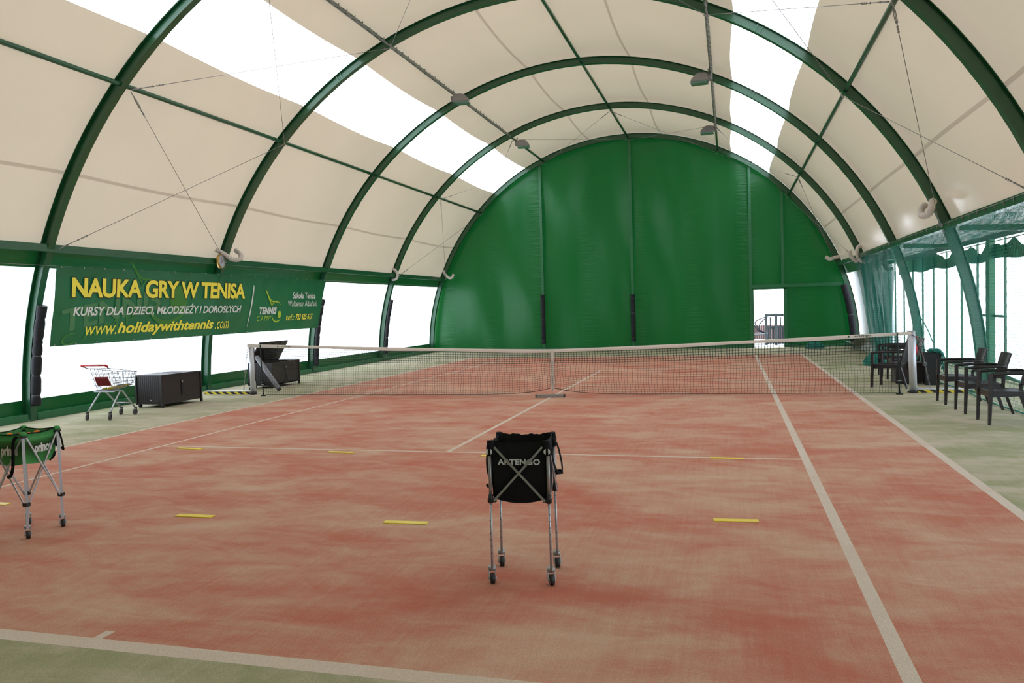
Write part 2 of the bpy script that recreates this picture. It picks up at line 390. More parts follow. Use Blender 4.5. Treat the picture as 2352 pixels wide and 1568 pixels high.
# side film windows, one per bay
for k in range(2, 7): shell('window_%d' % (1+k), [(177.5, 161.1, 0)], ['film'], YS[k], YS[k+1], 8)
shell('wall_left_rear_light_block', [(177.5, 161.1, 0)], ['pvc'], -19, -9, 20)  # unseen opaque fabric in place of rear side film, added to cut floor light
shell('window_8', [(18.6, 2.0, 0)], ['film'], 11, 16, 8)
shell('wall_left', [(161.1, 158.4, 0), (180, 177.5, 0)], ['pvc'], -19, 16.3, 70)
shell('wall_right', [(21.4, 18.6, 0), (2.0, 0, 0)], ['pvc'], 11, 16.3, 10)
mb = MB()
for k in range(7):
    mb.box((-8.80, YS[k]+.1, .0), (-8.70, YS[k+1]-.1, .13)); 
struct('baseboard_left', mb, 'steel2')
mb = MB(); mb.box((-8.7, 16.08, 0), (4.16, 16.2, .11)); mb.box((5.5, 16.08, 0), (7.78, 16.2, .11)); struct('baseboard_back', mb, 'steel2')

# gables
def gable(name, y, door):
    mb = MB(); x0, x1 = XC-8.4, XC+8.4
    cols = sorted(set([x0+(x1-x0)*i/70 for i in range(71)] + ([4.28, 5.38] if door else [])))
    def bulge(x, z): return .05*sin(2.1*x+1)*sin(.9*z)+.03*sin(3.3*x+.7*z)
    vid = {}
    def vert(x, z):
        key = (round(x, 4), round(z, 4))
        if key not in vid: vid[key] = len(mb.v); mb.v.append((x, y+bulge(x, z), z))
        return vid[key]
    for a, b in zip(cols, cols[1:]):
        za, zb = (sqrt(max(0, 8.44**2-(c-XC)**2)) for c in (a, b))
        n = 26; s0 = 2.22 if door and a >= 4.279 and b <= 5.381 else 0
        for i in range(n):
            f = [(a, s0+(za-s0)*i/n), (b, s0+(zb-s0)*i/n), (b, s0+(zb-s0)*(i+1)/n), (a, s0+(za-s0)*(i+1)/n)]
            f = [vert(*p) for p in f]; q = []
            for p in f:
                if p not in q: q.append(p)
            if len(q) > 2: mb.f.append(tuple(q)); mb.m.append(0); mb.sm.append(True)
    return struct(name, mb, ['gable'])
gable('wall_back', 16.24, True); gable('wall_front', -19.1, False)
mb = MB()
mb.box((4.20, 16.06, 0), (4.30, 16.2, 2.22)); mb.box((5.37, 16.06, 0), (5.49, 16.2, 2.24)); mb.box((4.20, 16.06, 2.2), (5.49, 16.2, 2.24))
struct('door_1', mb, 'steel2')

# floor: turf, court and painted-in lines are one carpet
xs = [-70, -8.76, -5.68, -5.62, -4.24, -4.19, -.025, .025, 4.165, 4.245, 5.60, 5.69, 8.9]
xs = [-8.8, -5.68, -5.62, -4.24, -4.19, -.03, .03, 4.165, 4.25, 5.60, 5.695, 8.95]
ys = [-19.1, -11.94, -11.82, -11.72, -6.155, -6.105, 6.04, 6.09, 11.74, 11.83, 11.92, 16.25]
mb = MB()
for i in range(len(xs)-1):
    for j in range(len(ys)-1):
        x = (xs[i]+xs[i+1])/2; y = (ys[j]+ys[j+1])/2; ax = abs(x)
        m = 1
        if -11.94 < y < 11.92 and -5.68 < x < 5.695:
            m = 0
            if x < -5.62 or x > 5.60 or -4.24 < x < -4.19 or 4.165 < x < 4.25: m = 2
            if y < -11.82 or y > 11.83: m = 2
            if -6.155 < y < -6.105 and -4.24 < x < 4.25: m = 2
            if 6.04 < y < 6.09 and -4.24 < x < 4.25: m = 2
            if ax < .03 and (-6.155 < y < 6.09 or y < -11.72 or y > 11.74): m = 2
        mb.cur = m
        mb.add([(xs[i], ys[j], 0), (xs[i+1], ys[j], 0), (xs[i+1], ys[j+1], 0), (xs[i], ys[j+1], 0)], [(0, 1, 2, 3)])
struct('floor', mb, ['f_red', 'f_green', 'f_line'])

# steel arches
def arch(y, label):
    t = thing('roof_arch', label, 'arch', (XC, y, 0), 0, 'green steel roof arches')
    n = 72
    def sect(mb, r0, r1, h, a0=0, a1=180):
        k = n
        vs = []
        for i in range(k+1):
            a = rad(a0+(a1-a0)*i/k)
            for r, yy in ((r0, -h), (r1, -h), (r1, h), (r0, h)): vs.append((r*cos(a), yy, r*sin(a)))
        fs = []
        for i in range(k):
            o = i*4
            for j in range(4): fs.append((o+j, o+(j+1) % 4, o+4+(j+1) % 4, o+4+j))
        fs += [(0, 3, 2, 1), (k*4, k*4+1, k*4+2, k*4+3)]
        mb.add(vs, fs, False)
    mb = MB(); sect(mb, RI, RI+.012, .068); sect(mb, RO-.022, RO-.01, .068); sect(mb, RI+.012, RO-.022, .008)
    part('beam', mb, 'steel', t)
    for sgn, ang in ((1, 57.5), (-1, 122.5)):      # splice plates with bolts under the light strips
        mb = MB(); a = rad(ang)
        for da in (-.006, .006):
            c = Vector((cos(a+da), 0, sin(a+da)))
            mb.bar(c*(RI+.02)+Vector((0, -.02, 0)), c*(RO-.03)+Vector((0, -.02, 0)), .022, .03, upv=(0, 1, 0))
        mb.cur = 1
        for da in (-.008, .008):
            for r in (RI+.035, RO-.045): mb.sphere(Vector((cos(a+da)*r, -.036, sin(a+da)*r)), .009, 6)
        part('splice_plate', mb, ['steel2', 'zinc'], t)
    return t
arch(-4, 'nearest green steel arch in view, its right side cut by the photo edge')
arch(1, 'second green steel arch from the camera, with the round clock on it')
arch(6, 'green steel arch at the right end of the banner, padded left leg')
arch(11, 'green steel arch one bay in front of the gable wall')
arch(16, 'green steel arch framing the closed green gable wall')
arch(-9, 'green steel arch just behind the photographed bay'); arch(-14, 'green steel arch above the camera')

PA = [158.2, 136.3, 113.3, 89.2, 65.1, 43.4, 21.7]
names = ['cream roof just above the banner side', 'lower left roof slope', 'upper left roof slope with the cable conduit', 'ridge of the cream roof', 'upper right roof slope with the cable conduit', 'lower right roof slope', '']
for a, nm in list(zip(PA, names))[1:6]:
    mb = MB(); mb.tube([pol(8.32, a, -19), pol(8.32, a, 16)], .042, 12)
    solo('roof_purlin', mb, 'steel', 'round green steel purlin along the '+nm, 'purlin', 'roof purlins')
for a, nm, sx in ((158.3, 'left', 1), (21.6, 'right', -1)):
    mb = MB(); c = pol(8.33, a, 0); mb.box((c[0]-.07, -19, c[2]-.075), (c[0]+.07, 16, c[2]+.055))
    solo('eaves_beam', mb, 'steel', 'square green eaves beam along the bottom of the %s roof slope' % nm, 'beam', 'eaves beams')

# gable posts and transom
for x, z0, lab in ((-3.9, 0, 'slim green gable post left of the middle, with a black padded sleeve'), (-.27, 0, 'slim green gable post under the roof ridge'),
                   (4.2, 0, 'slim green gable post on the left of the open doorway'), (5.35, 2.38, 'short green gable post standing on the transom above the door')):
    mb = MB(); zt = sqrt(8.27**2-(x-XC)**2)
    mb.box((x-.05, 16.05, z0), (x+.05, 16.15, zt)); mb.cur = 1
    solo('gable_post', mb, ['steel2', 'zinc'], lab, 'post', 'gable posts')
mb = MB(); mb.box((4.25, 16.04, 2.26), (7.42, 16.14, 2.38))
solo('door_transom', mb, 'steel2', 'horizontal green rail above the open door reaching to the right arch', 'rail')

# bracing cables with turnbuckles
pn = ['left eaves', 'lower left purlin', 'upper left purlin', 'ridge', 'upper right purlin', 'lower right purlin', 'right eaves']
def cable(a0, y0, a1, y1, label, r=8.2):
    p = Vector(pol(r, a0, y0)); q = Vector(pol(r, a1, y1)); d = (q-p).normalized()
    t = thing('bracing_cable', label, 'cable', p, 0, 'steel bracing cables')
    mb = MB(); mb.tube([p+d*.1, q-d*.1], .0055, 5); part('wire', mb, 'zinc', t, world=True)
    mb = MB()
    mb.tube([p+d*.02, p+d*.2], .011, 5); s = d.cross(Vector((0, 0, 1))).normalized()
    for e in (-1, 1): mb.tube([p+d*.2+s*.014*e, p+d*.42+s*.014*e], .006, 5)
    for k in (.2, .42, .5, .55, .6): mb.sphere(p+d*k, .018, 6)
    mb.tube([p+d*.42, p+d*.62], .008, 5); part('turnbuckle', mb, 'zinc', t, world=True)
    mb = MB(); mb.sphere(q-d*.08, .018, 6); mb.sphere(q-d*.13, .016, 6); mb.tube([q-d*.16, q-d*.01], .008, 5)
    part('end_clamp', mb, 'zinc', t, world=True)
for y0, y1, w in ((-4, 1, 'nearest'), (11, 16, 'farthest')):
    for i in range(6):
        cable(PA[i], y0+.08, PA[i+1], y1-.08, 'cable of the %s braced bay, near %s to far %s' % (w, pn[i], pn[i+1]))
        cable(PA[i+1], y0+.08, PA[i], y1-.08, 'cable of the %s braced bay, near %s to far %s' % (w, pn[i+1], pn[i]), 8.17)

# conduit with ties and the four floodlights
for a, off, y1, side in ((113.3, -1, 10.9, 'left'), (65.1, -1, 11.2, 'right')):
    t = thing('cable_conduit', 'grey wavy cable conduit tied along the upper %s purlin' % side, 'conduit', pol(8.22, a, y1))
    pts = []; y = -12.0; k = 0
    while y < y1: pts.append(Vector(pol(8.24-.025*abs(sin(k*pi/2)), a+off*.35, y)) + Vector((.006*(-1)**k, 0, 0))); y += .17; k += 1
    mb = MB(); mb.tube(pts, .019, 6); part('conduit_tube', mb, 'grey', t, world=True)
    for p in pts[::2]:
        mb = MB(); mb.tube([p+Vector((0, 0, -.03)), p+Vector((.0, .01, .07))], .010, 5)
        part('cable_tie', mb, 'grey', t, world=True)
def floodlight(loc, rz, label):
    t = thing('floodlight', label, 'lamp', loc, rz, 'hall floodlights')
    mb = MB()   # vaulted reflector housing, open side down
    prof = [(0, .17), (.06, .19), (.20, .20), (.30, .17), (.40, .06), (.42, 0)]
    vs = []; w = .15
    for sx in (-1, 1):
        for x, z in prof: vs.append((x, sx*w*(1-.25*z/.2), z))
        vs.append((0, sx*w, 0))
    n = len(prof)+1
    fs = [(i, i+1, n+i+1, n+i) for i in range(n-2)] + [tuple(range(n))[::-1], tuple(range(n, 2*n)), (n-1, 0, n, 2*n-1)]
    mb.add(vs, fs); mb.box((-.08, -.07, .03), (.0, .07, .15)); mb.tube([(0, 0, .12), (-.02, 0, .24), (.0, 0, .30)], .018, 6)
    part('housing', mb, 'grey', t)
    mb = MB(); mb.box((.01, -w+.01, -.055), (.42, w-.01, 0)); part('lens', mb, 'lampglass', t, 'greenish glass lens')
floodlight((-3.60, 4.95, 7.32), .15, 'grey floodlight on the upper left purlin, nearer to the camera')
floodlight((-3.50, 11.15, 7.30), .15, 'grey floodlight on the upper left purlin, nearer to the gable')
floodlight((3.0, 5.3, 7.30), pi-.1, 'grey floodlight on the upper right purlin, nearer to the camera')
floodlight((3.02, 11.55, 7.32), pi-.1, 'grey floodlight on the upper right purlin, nearer to the gable')

# corrugated air hoses
def hose(pts, label, r=.052, cuff=True):
    P = spline(pts, 12); 
    # resample by length, one ring per 6 mm with a ripple
    L = [0]
    for a, b in zip(P, P[1:]): L.append(L[-1]+(b-a).length)
    n = max(12, int(L[-1]/.0085)); Q = []
    for i in range(n+1):
        s = L[-1]*i/n; j = max(k for k in range(len(L)) if L[k] <= s+1e-9); j = min(j, len(P)-2)
        t = (s-L[j])/max(1e-6, L[j+1]-L[j]); Q.append(P[j].lerp(P[j+1], t))
    mb = MB(); mb.tube(Q, [r*(1 if i % 4 < 2 else .88) for i in range(n+1)], 14)
    solo('air_hose', mb, 'hose', label, 'hose', 'white corrugated air hoses')
hose([(-8.12, .70, 3.34), (-8.0, .84, 3.24), (-7.87, .95, 3.12), (-7.76, 1.08, 3.12), (-7.80, 1.2, 3.24), (-8.0, 1.3, 3.35)], 'white corrugated hose curling round the arch beside the clock', .055)
hose([(-8.1, 10.7, 3.3), (-8.02, 10.8, 3.22), (-8.0, 10.9, 3.06), (-8.1, 10.95, 2.94), (-8.24, 10.95, 2.92)], 'white corrugated hose on the left eaves one arch before the gable', .05)
hose([(-8.0, 15.6, 3.4), (-7.95, 15.7, 3.25), (-7.85, 15.8, 3.12), (-7.7, 15.8, 3.12), (-7.62, 15.8, 3.26)], 'white corrugated hose at the left corner of the gable wall', .055)
hose([(7.2, 1.15, 3.45), (7.08, .95, 3.52), (7.03, .8, 3.40), (6.98, .8, 3.27), (6.90, .95, 3.27), (6.93, 1.15, 3.40), (7.05, 1.4, 3.5)], 'large white corrugated hose looped on the right arch above the net curtain', .062)
hose([(7.4, 15.9, 3.32), (7.2, 15.8, 3.28), (6.97, 15.75, 3.23), (6.84, 15.7, 3.30)], 'white corrugated hose sticking out at the right corner of the gable wall', .07)
hose([(6.98, 10.8, 3.22), (7.0, 10.8, 3.08), (7.08, 10.8, 2.97), (7.2, 10.85, 2.88)], 'short white corrugated hose bent down left of the right arch', .062)
hose([(7.3, 10.7, 3.36), (7.2, 10.7, 3.3), (7.17, 10.7, 3.12), (7.26, 10.75, 2.93), (7.42, 10.8, 2.86), (7.56, 10.85, 2.96), (7.6, 10.9, 3.06)], 'white corrugated hose in a U shape half behind the net curtain', .06)
hose([(8.1, 10.6, 3.06), (7.95, 10.6, 2.98), (7.92, 10.6, 2.78), (8.0, 10.6, 2.6), (8.16, 10.6, 2.62)], 'white corrugated hose in a C shape fully behind the net curtain', .06)

# clock
t = thing('wall_clock', 'round gold-rimmed clock hanging on the second left arch', 'clock', (-8.02, .72, 2.89))
nrm = Vector((cos(rad(12)), sin(rad(12)), 0)); c = Vector((-8.02, .72, 3.06))
mb = MB(); mb.tube([c-nrm*.035, c+nrm*.03], .165, 40, True, True); part('rim', mb, 'gold', t, world=True)
mb = MB(); mb.disc(c+nrm*.0305, .148, nrm, 40, .003); part('dial', mb, 'face', t, world=True)
mb = MB(); side = nrm.cross(Vector((0, 0, 1)))
mb.bar(c+nrm*.036, c+nrm*.036+Vector((0, 0, .09))+side*.03, .012, .003, upv=nrm); mb.bar(c+nrm*.036, c+nrm*.036-Vector((0, 0, .05))+side*.05, .012, .003, upv=nrm); mb.sphere(c+nrm*.036, .012, 8)
part('hands', mb, 'black', t, world=True)

# padded black sleeves tied round posts
def sleeve(path, knots, r, label, sq=None):
    """path(s) with s in 0..1 bottom to top; knots: pinch positions"""
    t = thing('post_padding', label, 'padding', path(0), 0, 'black padded sleeves')
    pts, rs = [], []; n = 90
    for i in range(n+1):
        s = i/n; pts.append(path(s)); d = min(abs(s-k) for k in knots)
        rs.append(r*(.76+.24*min(1, (d/.045))**.5))
    mb = MB(); mb.tube(pts, rs, 16); part('sleeve', mb, 'blackpad', t, world=True)
    for k in knots:
        if 0.01 < k < .99:
            mb = MB(); p = Vector(path(k)); q = Vector(path(min(1, k+.01))); d = (q-p).normalized()
            mb.tube([p-d*.008, p+d*.008], r*.78, 16); part('tie', mb, 'grey', t, world=True)
def arcpath(y, z0, z1, side, r=8.17):
    def f(s):
        z = z0+(z1-z0)*s; return Vector((XC+side*sqrt(r*r-z*z), y, z))
    return f
sleeve(arcpath(-4.02, .28, 2.06, -1), [.1, .3, .5, .61, .66, .87], .085, 'black padded sleeve on the nearest left arch leg, beside the banner')
sleeve(arcpath(5.98, .22, 2.2, -1), [.12, .3, .47, .6, .75, .9], .075, 'black padded sleeve on the left arch leg behind the open deck box')
sleeve(arcpath(10.98, .26, 2.2, -1), [.12, .3, .5, .68, .88], .07, 'black padded sleeve on the left arch leg one bay before the gable')
sleeve(arcpath(15.9, .06, 2.28, 1, 8.2), [.5], .115, 'long black padded sleeve on the right arch leg beside the gable')
sleeve(lambda s: Vector((-3.9, 15.98, .3+1.98*s)), [.09, .52, .93], .095, 'black padded sleeve on the left gable post')
sleeve(lambda s: Vector((-.26, 15.98, .34+1.84*s)), [.08, .6, .93], .095, 'black padded sleeve on the middle gable post')
# suspension wires for banner row
mb = MB(); mb.tube([pol(8.19, 160.3, -19), pol(8.19, 160.3, -4), ], .005, 5)
mb.tube([pol(8.19, 160.3, -4), pol(8.19, 160.3, 16)], .005, 5)
solo('banner_wire', mb, 'zinc', 'thin horizontal steel wire carrying the banner along the left wall', 'wire')

# ================================================================== side annex on the right
AX = 8.9
mb = MB(); mb.grid(lambda u, v: (AX+.05+.012*sin(7*u*34)+.004*sin(17*u*34+v*3), -19+34.2*u, .02+2.66*v), 300, 3)
struct('window_9', mb, 'film')
mb = MB(); mb.grid(lambda u, v: ((XC+sqrt(8.47**2-(3.12*v)**2))*(1-u)+8.95*u+.02*sin(20*u), 11.12+4.13*u, 3.12*v), 24, 10); struct('wall_annex', mb, 'pvc')
mb = MB(); mb.grid(lambda u, v: (7.42+1.5*u, -19+33*v, 3.14-.10*u+.05*sin(4.5*v*33)*sin(pi*u)+.03*sin(11*v*33+5*u)*sin(pi*u)), 14, 260); struct('ceiling_annex', mb, 'foil')
# torn green valance above the film wall: ragged top leaves open sky between it and the beam
tops = []
for i in range(330):
    y = -16+i*.09; ph = (y+.35) % 1.45/1.45
    d = .17*(1-abs(2*ph-1)) + .03*sin(7*y)
    if y > 8.6: d = -.06
    tops.append((y, 2.90-max(-.06, d)))
mb = MB(); mb.grid(lambda u, v: (AX-.02+.012*sin(3*tops[min(329, int(u*329))][0]), tops[min(329, int(u*329))][0], 2.50+.03*sin(2.3*tops[min(329, int(u*329))][0])+(tops[min(329, int(u*329))][1]-2.50)*v), 329, 3)
solo('torn_valance', mb, 'pvc', 'dark green fabric strip with ragged top edge hanging over the annex film', 'fabric')
mb = MB(); mb.box((AX-.06, -16, 2.93), (AX+.05, 15, 3.05)); solo('annex_beam', mb, 'steel', 'horizontal dark green beam along the top of the side annex', 'beam')
mb = MB(); mb.tube([(AX-.08, -16, 2.88), (AX-.08, 14, 2.88)], .012, 6); solo('curtain_rail', mb, 'steel', 'thin dark rail just under the annex beam, above the ragged fabric', 'rail')
for i, y in enumerate((-4, 1, 6)):
    mb = MB(); mb.bar((7.6, y+.3, 3.03), (AX-.1, y+.3, 2.98), .09, .11)
    solo('annex_rafter', mb, 'steel', ('green annex rafter under the foil roof, nearest the camera', 'green annex rafter under the foil roof above the three right chairs', 'green annex rafter under the foil roof beside the second right arch')[i], 'beam')
ordn = ['first', 'second', 'third', 'fourth', 'fifth', 'sixth', 'seventh', 'eighth', 'ninth', 'tenth']
for k, y in enumerate((14.2, 12.8, 11.5, 10.2, 8.93, 7.56, 6.17, 4.87, 4.2, 2.99)):
    mb = MB(); mb.box((AX-.045, y-.02, 0), (AX-.005, y+.02, 2.92))
    solo('annex_upright', mb, 'steel', 'slim green upright of the film wall, %s counted from the far end' % ordn[k], 'post', 'annex uprights')
mb = MB(); mb.box((AX-.14, 3.62, 0), (AX-.03, 3.84, 2.94)); solo('annex_post', mb, 'steel2', 'thicker green post of the side annex, behind the second near chair', 'post')
mb = MB(); mb.box((AX-.07, 2.99, 1.28), (AX-.03, 4.87, 1.33)); solo('annex_rail', mb, 'steel', 'short horizontal green rail between the annex uprights, right of the big arch leg', 'rail')
mb = MB(); mb.grid(lambda u, v: (AX-.06-.05*sin(pi*v), -16+28*u,   .02+(.10+.04*sin(2*u*28))*v), 160, 4); solo('annex_skirt', mb, 'pvc', 'dark green fabric skirt along the foot of the annex film wall', 'fabric')
mb = MB(); mb.grid(lambda u, v: (7.62+.16*sin(pi*v)-.25*v*u, 9.0+6.5*u, .02+(.42+.22*sin(5*u))*v+.05*sin(14*u)), 30, 8)
solo('tarpaulin', mb, 'tarp', 'olive green tarpaulin slumped along the foot of the far right side wall', 'tarpaulin')

# ------------------------------------------------------------------ netting curtain
def strand(mb, pts, r, a, b):
    """three-sided cord along pts; a, b: the two cross-section directions"""
    n = len(pts); o = len(mb.v); offs = [(0, 1), (.87, -.5), (-.87, -.5)]
    for p in pts:
        for ca, cb in offs: mb.v.append((p[0]+r*(a[0]*ca+b[0]*cb), p[1]+r*(a[1]*ca+b[1]*cb), p[2]+r*(a[2]*ca+b[2]*cb)))
    for i in range(n-1):
        for j in range(3):
            q = o+3*i; k = (j+1) % 3; mb.f.append((q+j, q+k, q+3+k, q+3+j)); mb.m.append(mb.cur); mb.sm.append(False)
def cx(y, z):
    return 7.50-.075*z+.03*sin(1.7*y+.5*z)+.006*sin(5.1*y-1.1*z)
NY, NZ = 330, 60; Y0, Y1 = -5.0, 12.2
def cnode(i, j):
    y = Y0+(Y1-Y0)*i/NY; s = j/NZ
    ztop = 3.06-.05*abs(sin(pi*(y-Y0)/.42)) - (.03 if y < 1 else 0)
    edge = 12.2-(1-s)*2.5
    yy = y if y < 6 else 6+(y-6)*(edge-6)/(12.2-6)
    yy += .02*sin(2.2*s+y)
    z = .015+(3.04-.015)*s+(ztop-3.04)*max(0, s-.9)*10; return (cx(yy, z), yy, z)
mb = MB(); G = [[cnode(i, j) for j in range(NZ+1)] for i in range(NY+1)]
for i in range(NY+1): strand(mb, G[i], .0018, (1, 0, 0), (0, 1, 0))
for j in range(NZ+1): strand(mb, [G[i][j] for i in range(NY+1)], .0024, (1, 0, 0), (0, 0, 1))
t = thing('net_curtain', 'tall green square-mesh net curtain hanging along the open right side', 'net', (7.4, 3.5, 0))
part('netting', mb, 'greencord', t, world=True)
mb = MB(); mb.tube([(7.235, -5, 3.10), (7.235, 1, 3.08), (7.235, 6, 3.09), (7.235, 11, 3.09), (7.235, 12.3, 3.09)], .005, 5); part('top_cable', mb, 'zinc', t, world=True)
mb = MB()
for i in range(41):
    y = Y0+.42*i; mb.tube([(7.235, y, 3.10), (7.235, y+.01, 3.03)], .007, 4)
part('hooks', mb, 'zinc', t, world=True)
mb = MB(); mb.tube([(cx(y, .02), y, .02) for y in [Y0+k*.2 for k in range(74)]], .012, 5); part('bottom_rope', mb, 'greencord', t, world=True)
# gathered end of the netting: several overlapping folded layers
mb = MB()
def fold(u, v):
    z = .03+2.95*v; y = 11.6-(1-v)*1.7-(2.3+3.2*v)*u
    return (7.58-.075*z+.05*sin(30*u+3*v)+.02*sin(67*u), y, z)
mb.grid(fold, 70, 20); solo('gathered_netting', mb, 'netcloth', 'dense gathered folds of green netting at the far end of the net curtain', 'net')

# heaps of netting
def heap(c, rx, ry, h, n, seed, label, rcord=.008):
    rnd = random.Random(seed); mb = MB()
    for k in range(n):
        a = rnd.uniform(0, 2*pi); pts = []; R = rnd.uniform(.3, 1)
        for i in range(7):
            rr = R*rnd.uniform(.6, 1.05); a += rnd.uniform(.3, 1.0)
            x, y = rr*cos(a), rr*sin(a); z = h*max(0, 1-(x*x+y*y))**.6*rnd.uniform(.45, 1.05)
            pts.append((c[0]+x*rx, c[1]+y*ry, rcord+z))
        mb.tube(spline(pts, 3), rcord, 4, False)
    mb.grid(lambda u, v: (c[0]+rx*.9*v*cos(2*pi*u), c[1]+ry*.9*v*sin(2*pi*u), .012+h*.75*max(0, 1-v*v)**.6), 20, 6)
    solo('netting_heap', mb, 'greencord', label, 'net', None, 'stuff')
heap((6.35, 15.0, 0), .38, .3, .24, 120, 3, 'heap of green netting on the floor right of the open door')
heap((7.1, 7.2, 0), .35, .5, .30, 110, 5, 'heap of green netting behind the far chairs, at the net curtain foot')
heap((7.45, 4.0, 0), .22, .5, .32, 90, 9, 'heap of green netting between the far chairs and the black planter')

# ================================================================== tennis net
def ny(x): return .055*max(0, x)      # the right half hangs slightly farther away
def ntop(x): a = abs(x)/6.5; return .93+.20*a**1.25
def nbot(x):
    a = abs(x); return .022+.15*math.exp(-(a/.45)**1.0)
net = thing('tennis_net', 'white-topped black tennis net stretched across the sanded court', 'net', (0, 0, 0))
mb = MB(); NX, NR = 246, 20
def nn(i, j):
    x = -6.5+12.9*i/NX; s = j/NR; zt, zb = ntop(x)-.03, nbot(x)
    wob = .010*sin(4.1*x+7*s)*(1-s)
    return (x+.008*sin(9*s+x), ny(x)+.02*sin(1.7*x)*(1-s)+wob-.09*math.exp(-abs(x)/.6)*(1-s), zb+(zt-zb)*s)
G = [[nn(i, j) for j in range(NR+1)] for i in range(NX+1)]
for i in range(NX+1): strand(mb, G[i], .0024, (1, 0, 0), (0, 1, 0))
for j in range(NR+1): strand(mb, [G[i][j] for i in range(NX+1)], .0024, (0, 1, 0), (0, 0, 1))
# doubled upper rows
for i in range(NX): strand(mb, [(G[i][j][0]+.006, G[i][j][1]+.022, G[i][j][2]-.008) for j in range(14, NR+1)], .0032, (1, 0, 0), (0, 1, 0))
for j in range(14, NR+1): strand(mb, [(G[i][j][0], G[i][j][1]+.022, G[i][j][2]-.008) for i in range(NX+1)], .0032, (0, 1, 0), (0, 0, 1))
part('net_mesh', mb, 'tennisnet', net)
mb = MB(); mb.tube([(x, ny(x)+.01, nbot(x)) for x in [-6.5+.12*i for i in range(108)]], .006, 5); part('bottom_cord', mb, 'tennisnet', net)
mb = MB(); nb = 120
def band(u, v):
    x = -6.92+13.5*u; z = ntop(x)-.065*v+.008*sin(x*2.2)*v; return (x, ny(x)-.014*(1 if v > 0 else 0)-.004*sin(7*x)*v, z)
mb.grid(band, nb, 3); mb.grid(lambda u, v: (band(1-u, v)[0], band(1-u, v)[1]+.03*(1 if v > 0 else .4), band(1-u, v)[2]), nb, 3)
part('headband', mb, 'whiteband', net)
mb = MB(); mb.box((-.028, -.026, .13), (.028, .012, .915)); part('centre_strap', mb, 'whiteband', net)
mb = MB()
for k in range(6): mb.tube([(0, -.06-.012*k, .13-.02*k), (0, -.07-.012*k, .115-.02*k)], .007, 5)
mb.tube([(0, -.02, .15), (0, -.09, .03)], .004, 5); part('strap_chain', mb, 'zinc', net)
mb = MB()
lay_text(mb, 'artengo', (-6.05, -5.82, .012, .044), lambda u, v: (u, -.0215, ntop(u)-.06+v), .02)
mb.disc((-6.15, -.020, ntop(-6.15)-.03), .018, (0, -1, 0), 12, .002)
lay_text(mb, 'artengo', (5.62, 5.90, .014, .046), lambda u, v: (u, ny(u)-.0215, ntop(u)-.06+v), .02)
mb.disc((5.52, ny(5.52)-.020, ntop(5.52)-.03), .018, (0, -1, 0), 12, .002)
part('band_print', mb, 'greendark', net, 'small green print near each end')
mb = MB(); mb.bar((-.27, -.30, .03), (.27, -.22, .03), .075, .055); mb.cur = 1
mb.box((-.285, -.345, .003), (-.265, -.26, .058)); mb.box((.262, -.27, .003), (.282, -.18, .058))
solo('net_anchor', mb, ['grey', 'black'], 'grey metal bar lying on the centre line under the net strap', 'anchor')

def net_post(loc, side, lab, tip):
    x, y = loc
    t = thing('net_post', 'thick silver aluminium post at the %s end of the tennis net' % lab, 'post', (x, y, 0), 0, 'net posts')
    mb = MB(); mb.tube([(0, 0, 0), (tip, 0, 1.13)], .064, 28); part('pole', mb, 'postalu', t)
    mb = MB(); mb.tube([(tip, 0, 1.13), (tip, 0, 1.14)], .067, 28); part('cap', mb, 'grey', t)
    mb = MB(); mb.tube([(0, 0, .0), (0, 0, .055)], .074, 24); mb.bar((0, -.09, .03), (-side*.12, -.1, .03), .03, .03); part('collar', mb, 'black', t)
    mb = MB(); mb.tube([(tip-side*.12, -.03, 1.09), (tip-side*.03, -.068, 1.08), (tip+side*.03, -.068, 1.05), (tip+side*.1, -.03, .99)], .006, 6); part('net_cord', mb, 'black', t)
    mb = MB(); mb.box((-.004-side*.066, -.012, .3), (.004-side*.066, .012, 1.05)); part('hook_rail', mb, 'black', t)
    return t
net_post((-6.985, .25), -1, 'left', .0); net_post((6.655, .57), 1, 'right', -.03)
def chain(p, q, label, hook=.5):
    p, q = Vector(p), Vector(q); mb = MB(); n = int((q-p).length/.035); d = (q-p).normalized(); a = d.cross(Vector((0, 1, 0))).normalized(); b = d.cross(a)
    for i in range(n):
        c = p+(q-p)*(i+.5)/n; w = (a if i % 2 else b)*.011
        ring = [c+d*.02+w*.5, c+d*.024, c+d*.02-w*.5, c-w, c-d*.02-w*.5, c-d*.024, c-d*.02+w*.5, c+w, c+d*.02+w*.5]
        mb.tube(ring, .0035, 4, False)
    for s in (0, .12, hook):
        c = p+(q-p)*s; mb.tube([c+a*.03*cos(k*pi/6)+d*.03*sin(k*pi/6) for k in range(13)], .006, 5, False)
    mb.tube([q+Vector((-.05, 0, .0)), q+Vector((.06, 0, 0))], .012, 6)
    solo('tension_chain', mb, 'zinc', label, 'chain', 'net tension chains')
chain((-7.08, .22, .98), (-7.27, .3, .05), 'steel chain from the left net post down to the striped rail')
chain((6.75, .55, 1.0), (6.96, .65, .05), 'steel chain from the right net post down to the striped rail')
for x0, x1, y, lab in ((-8.25, -7.06, .28, 'left'), (6.73, 7.75, .60, 'right')):
    t = thing('base_rail', 'black and yellow striped floor rail outside the %s net post' % lab, 'rail', ((x0+x1)/2, y, 0), 0, 'striped base rails')
    mb = MB(); mb.box((x0, y-.05, 0), (x1, y+.05, .078)); part('rail_bar', mb, 'postalu', t, world=True)
    mb = MB(); mb.box((x0, y-.054, .002), (x1, y-.051, .06)); o = part('hazard_tape', mb, 'hazard', t, world=True)
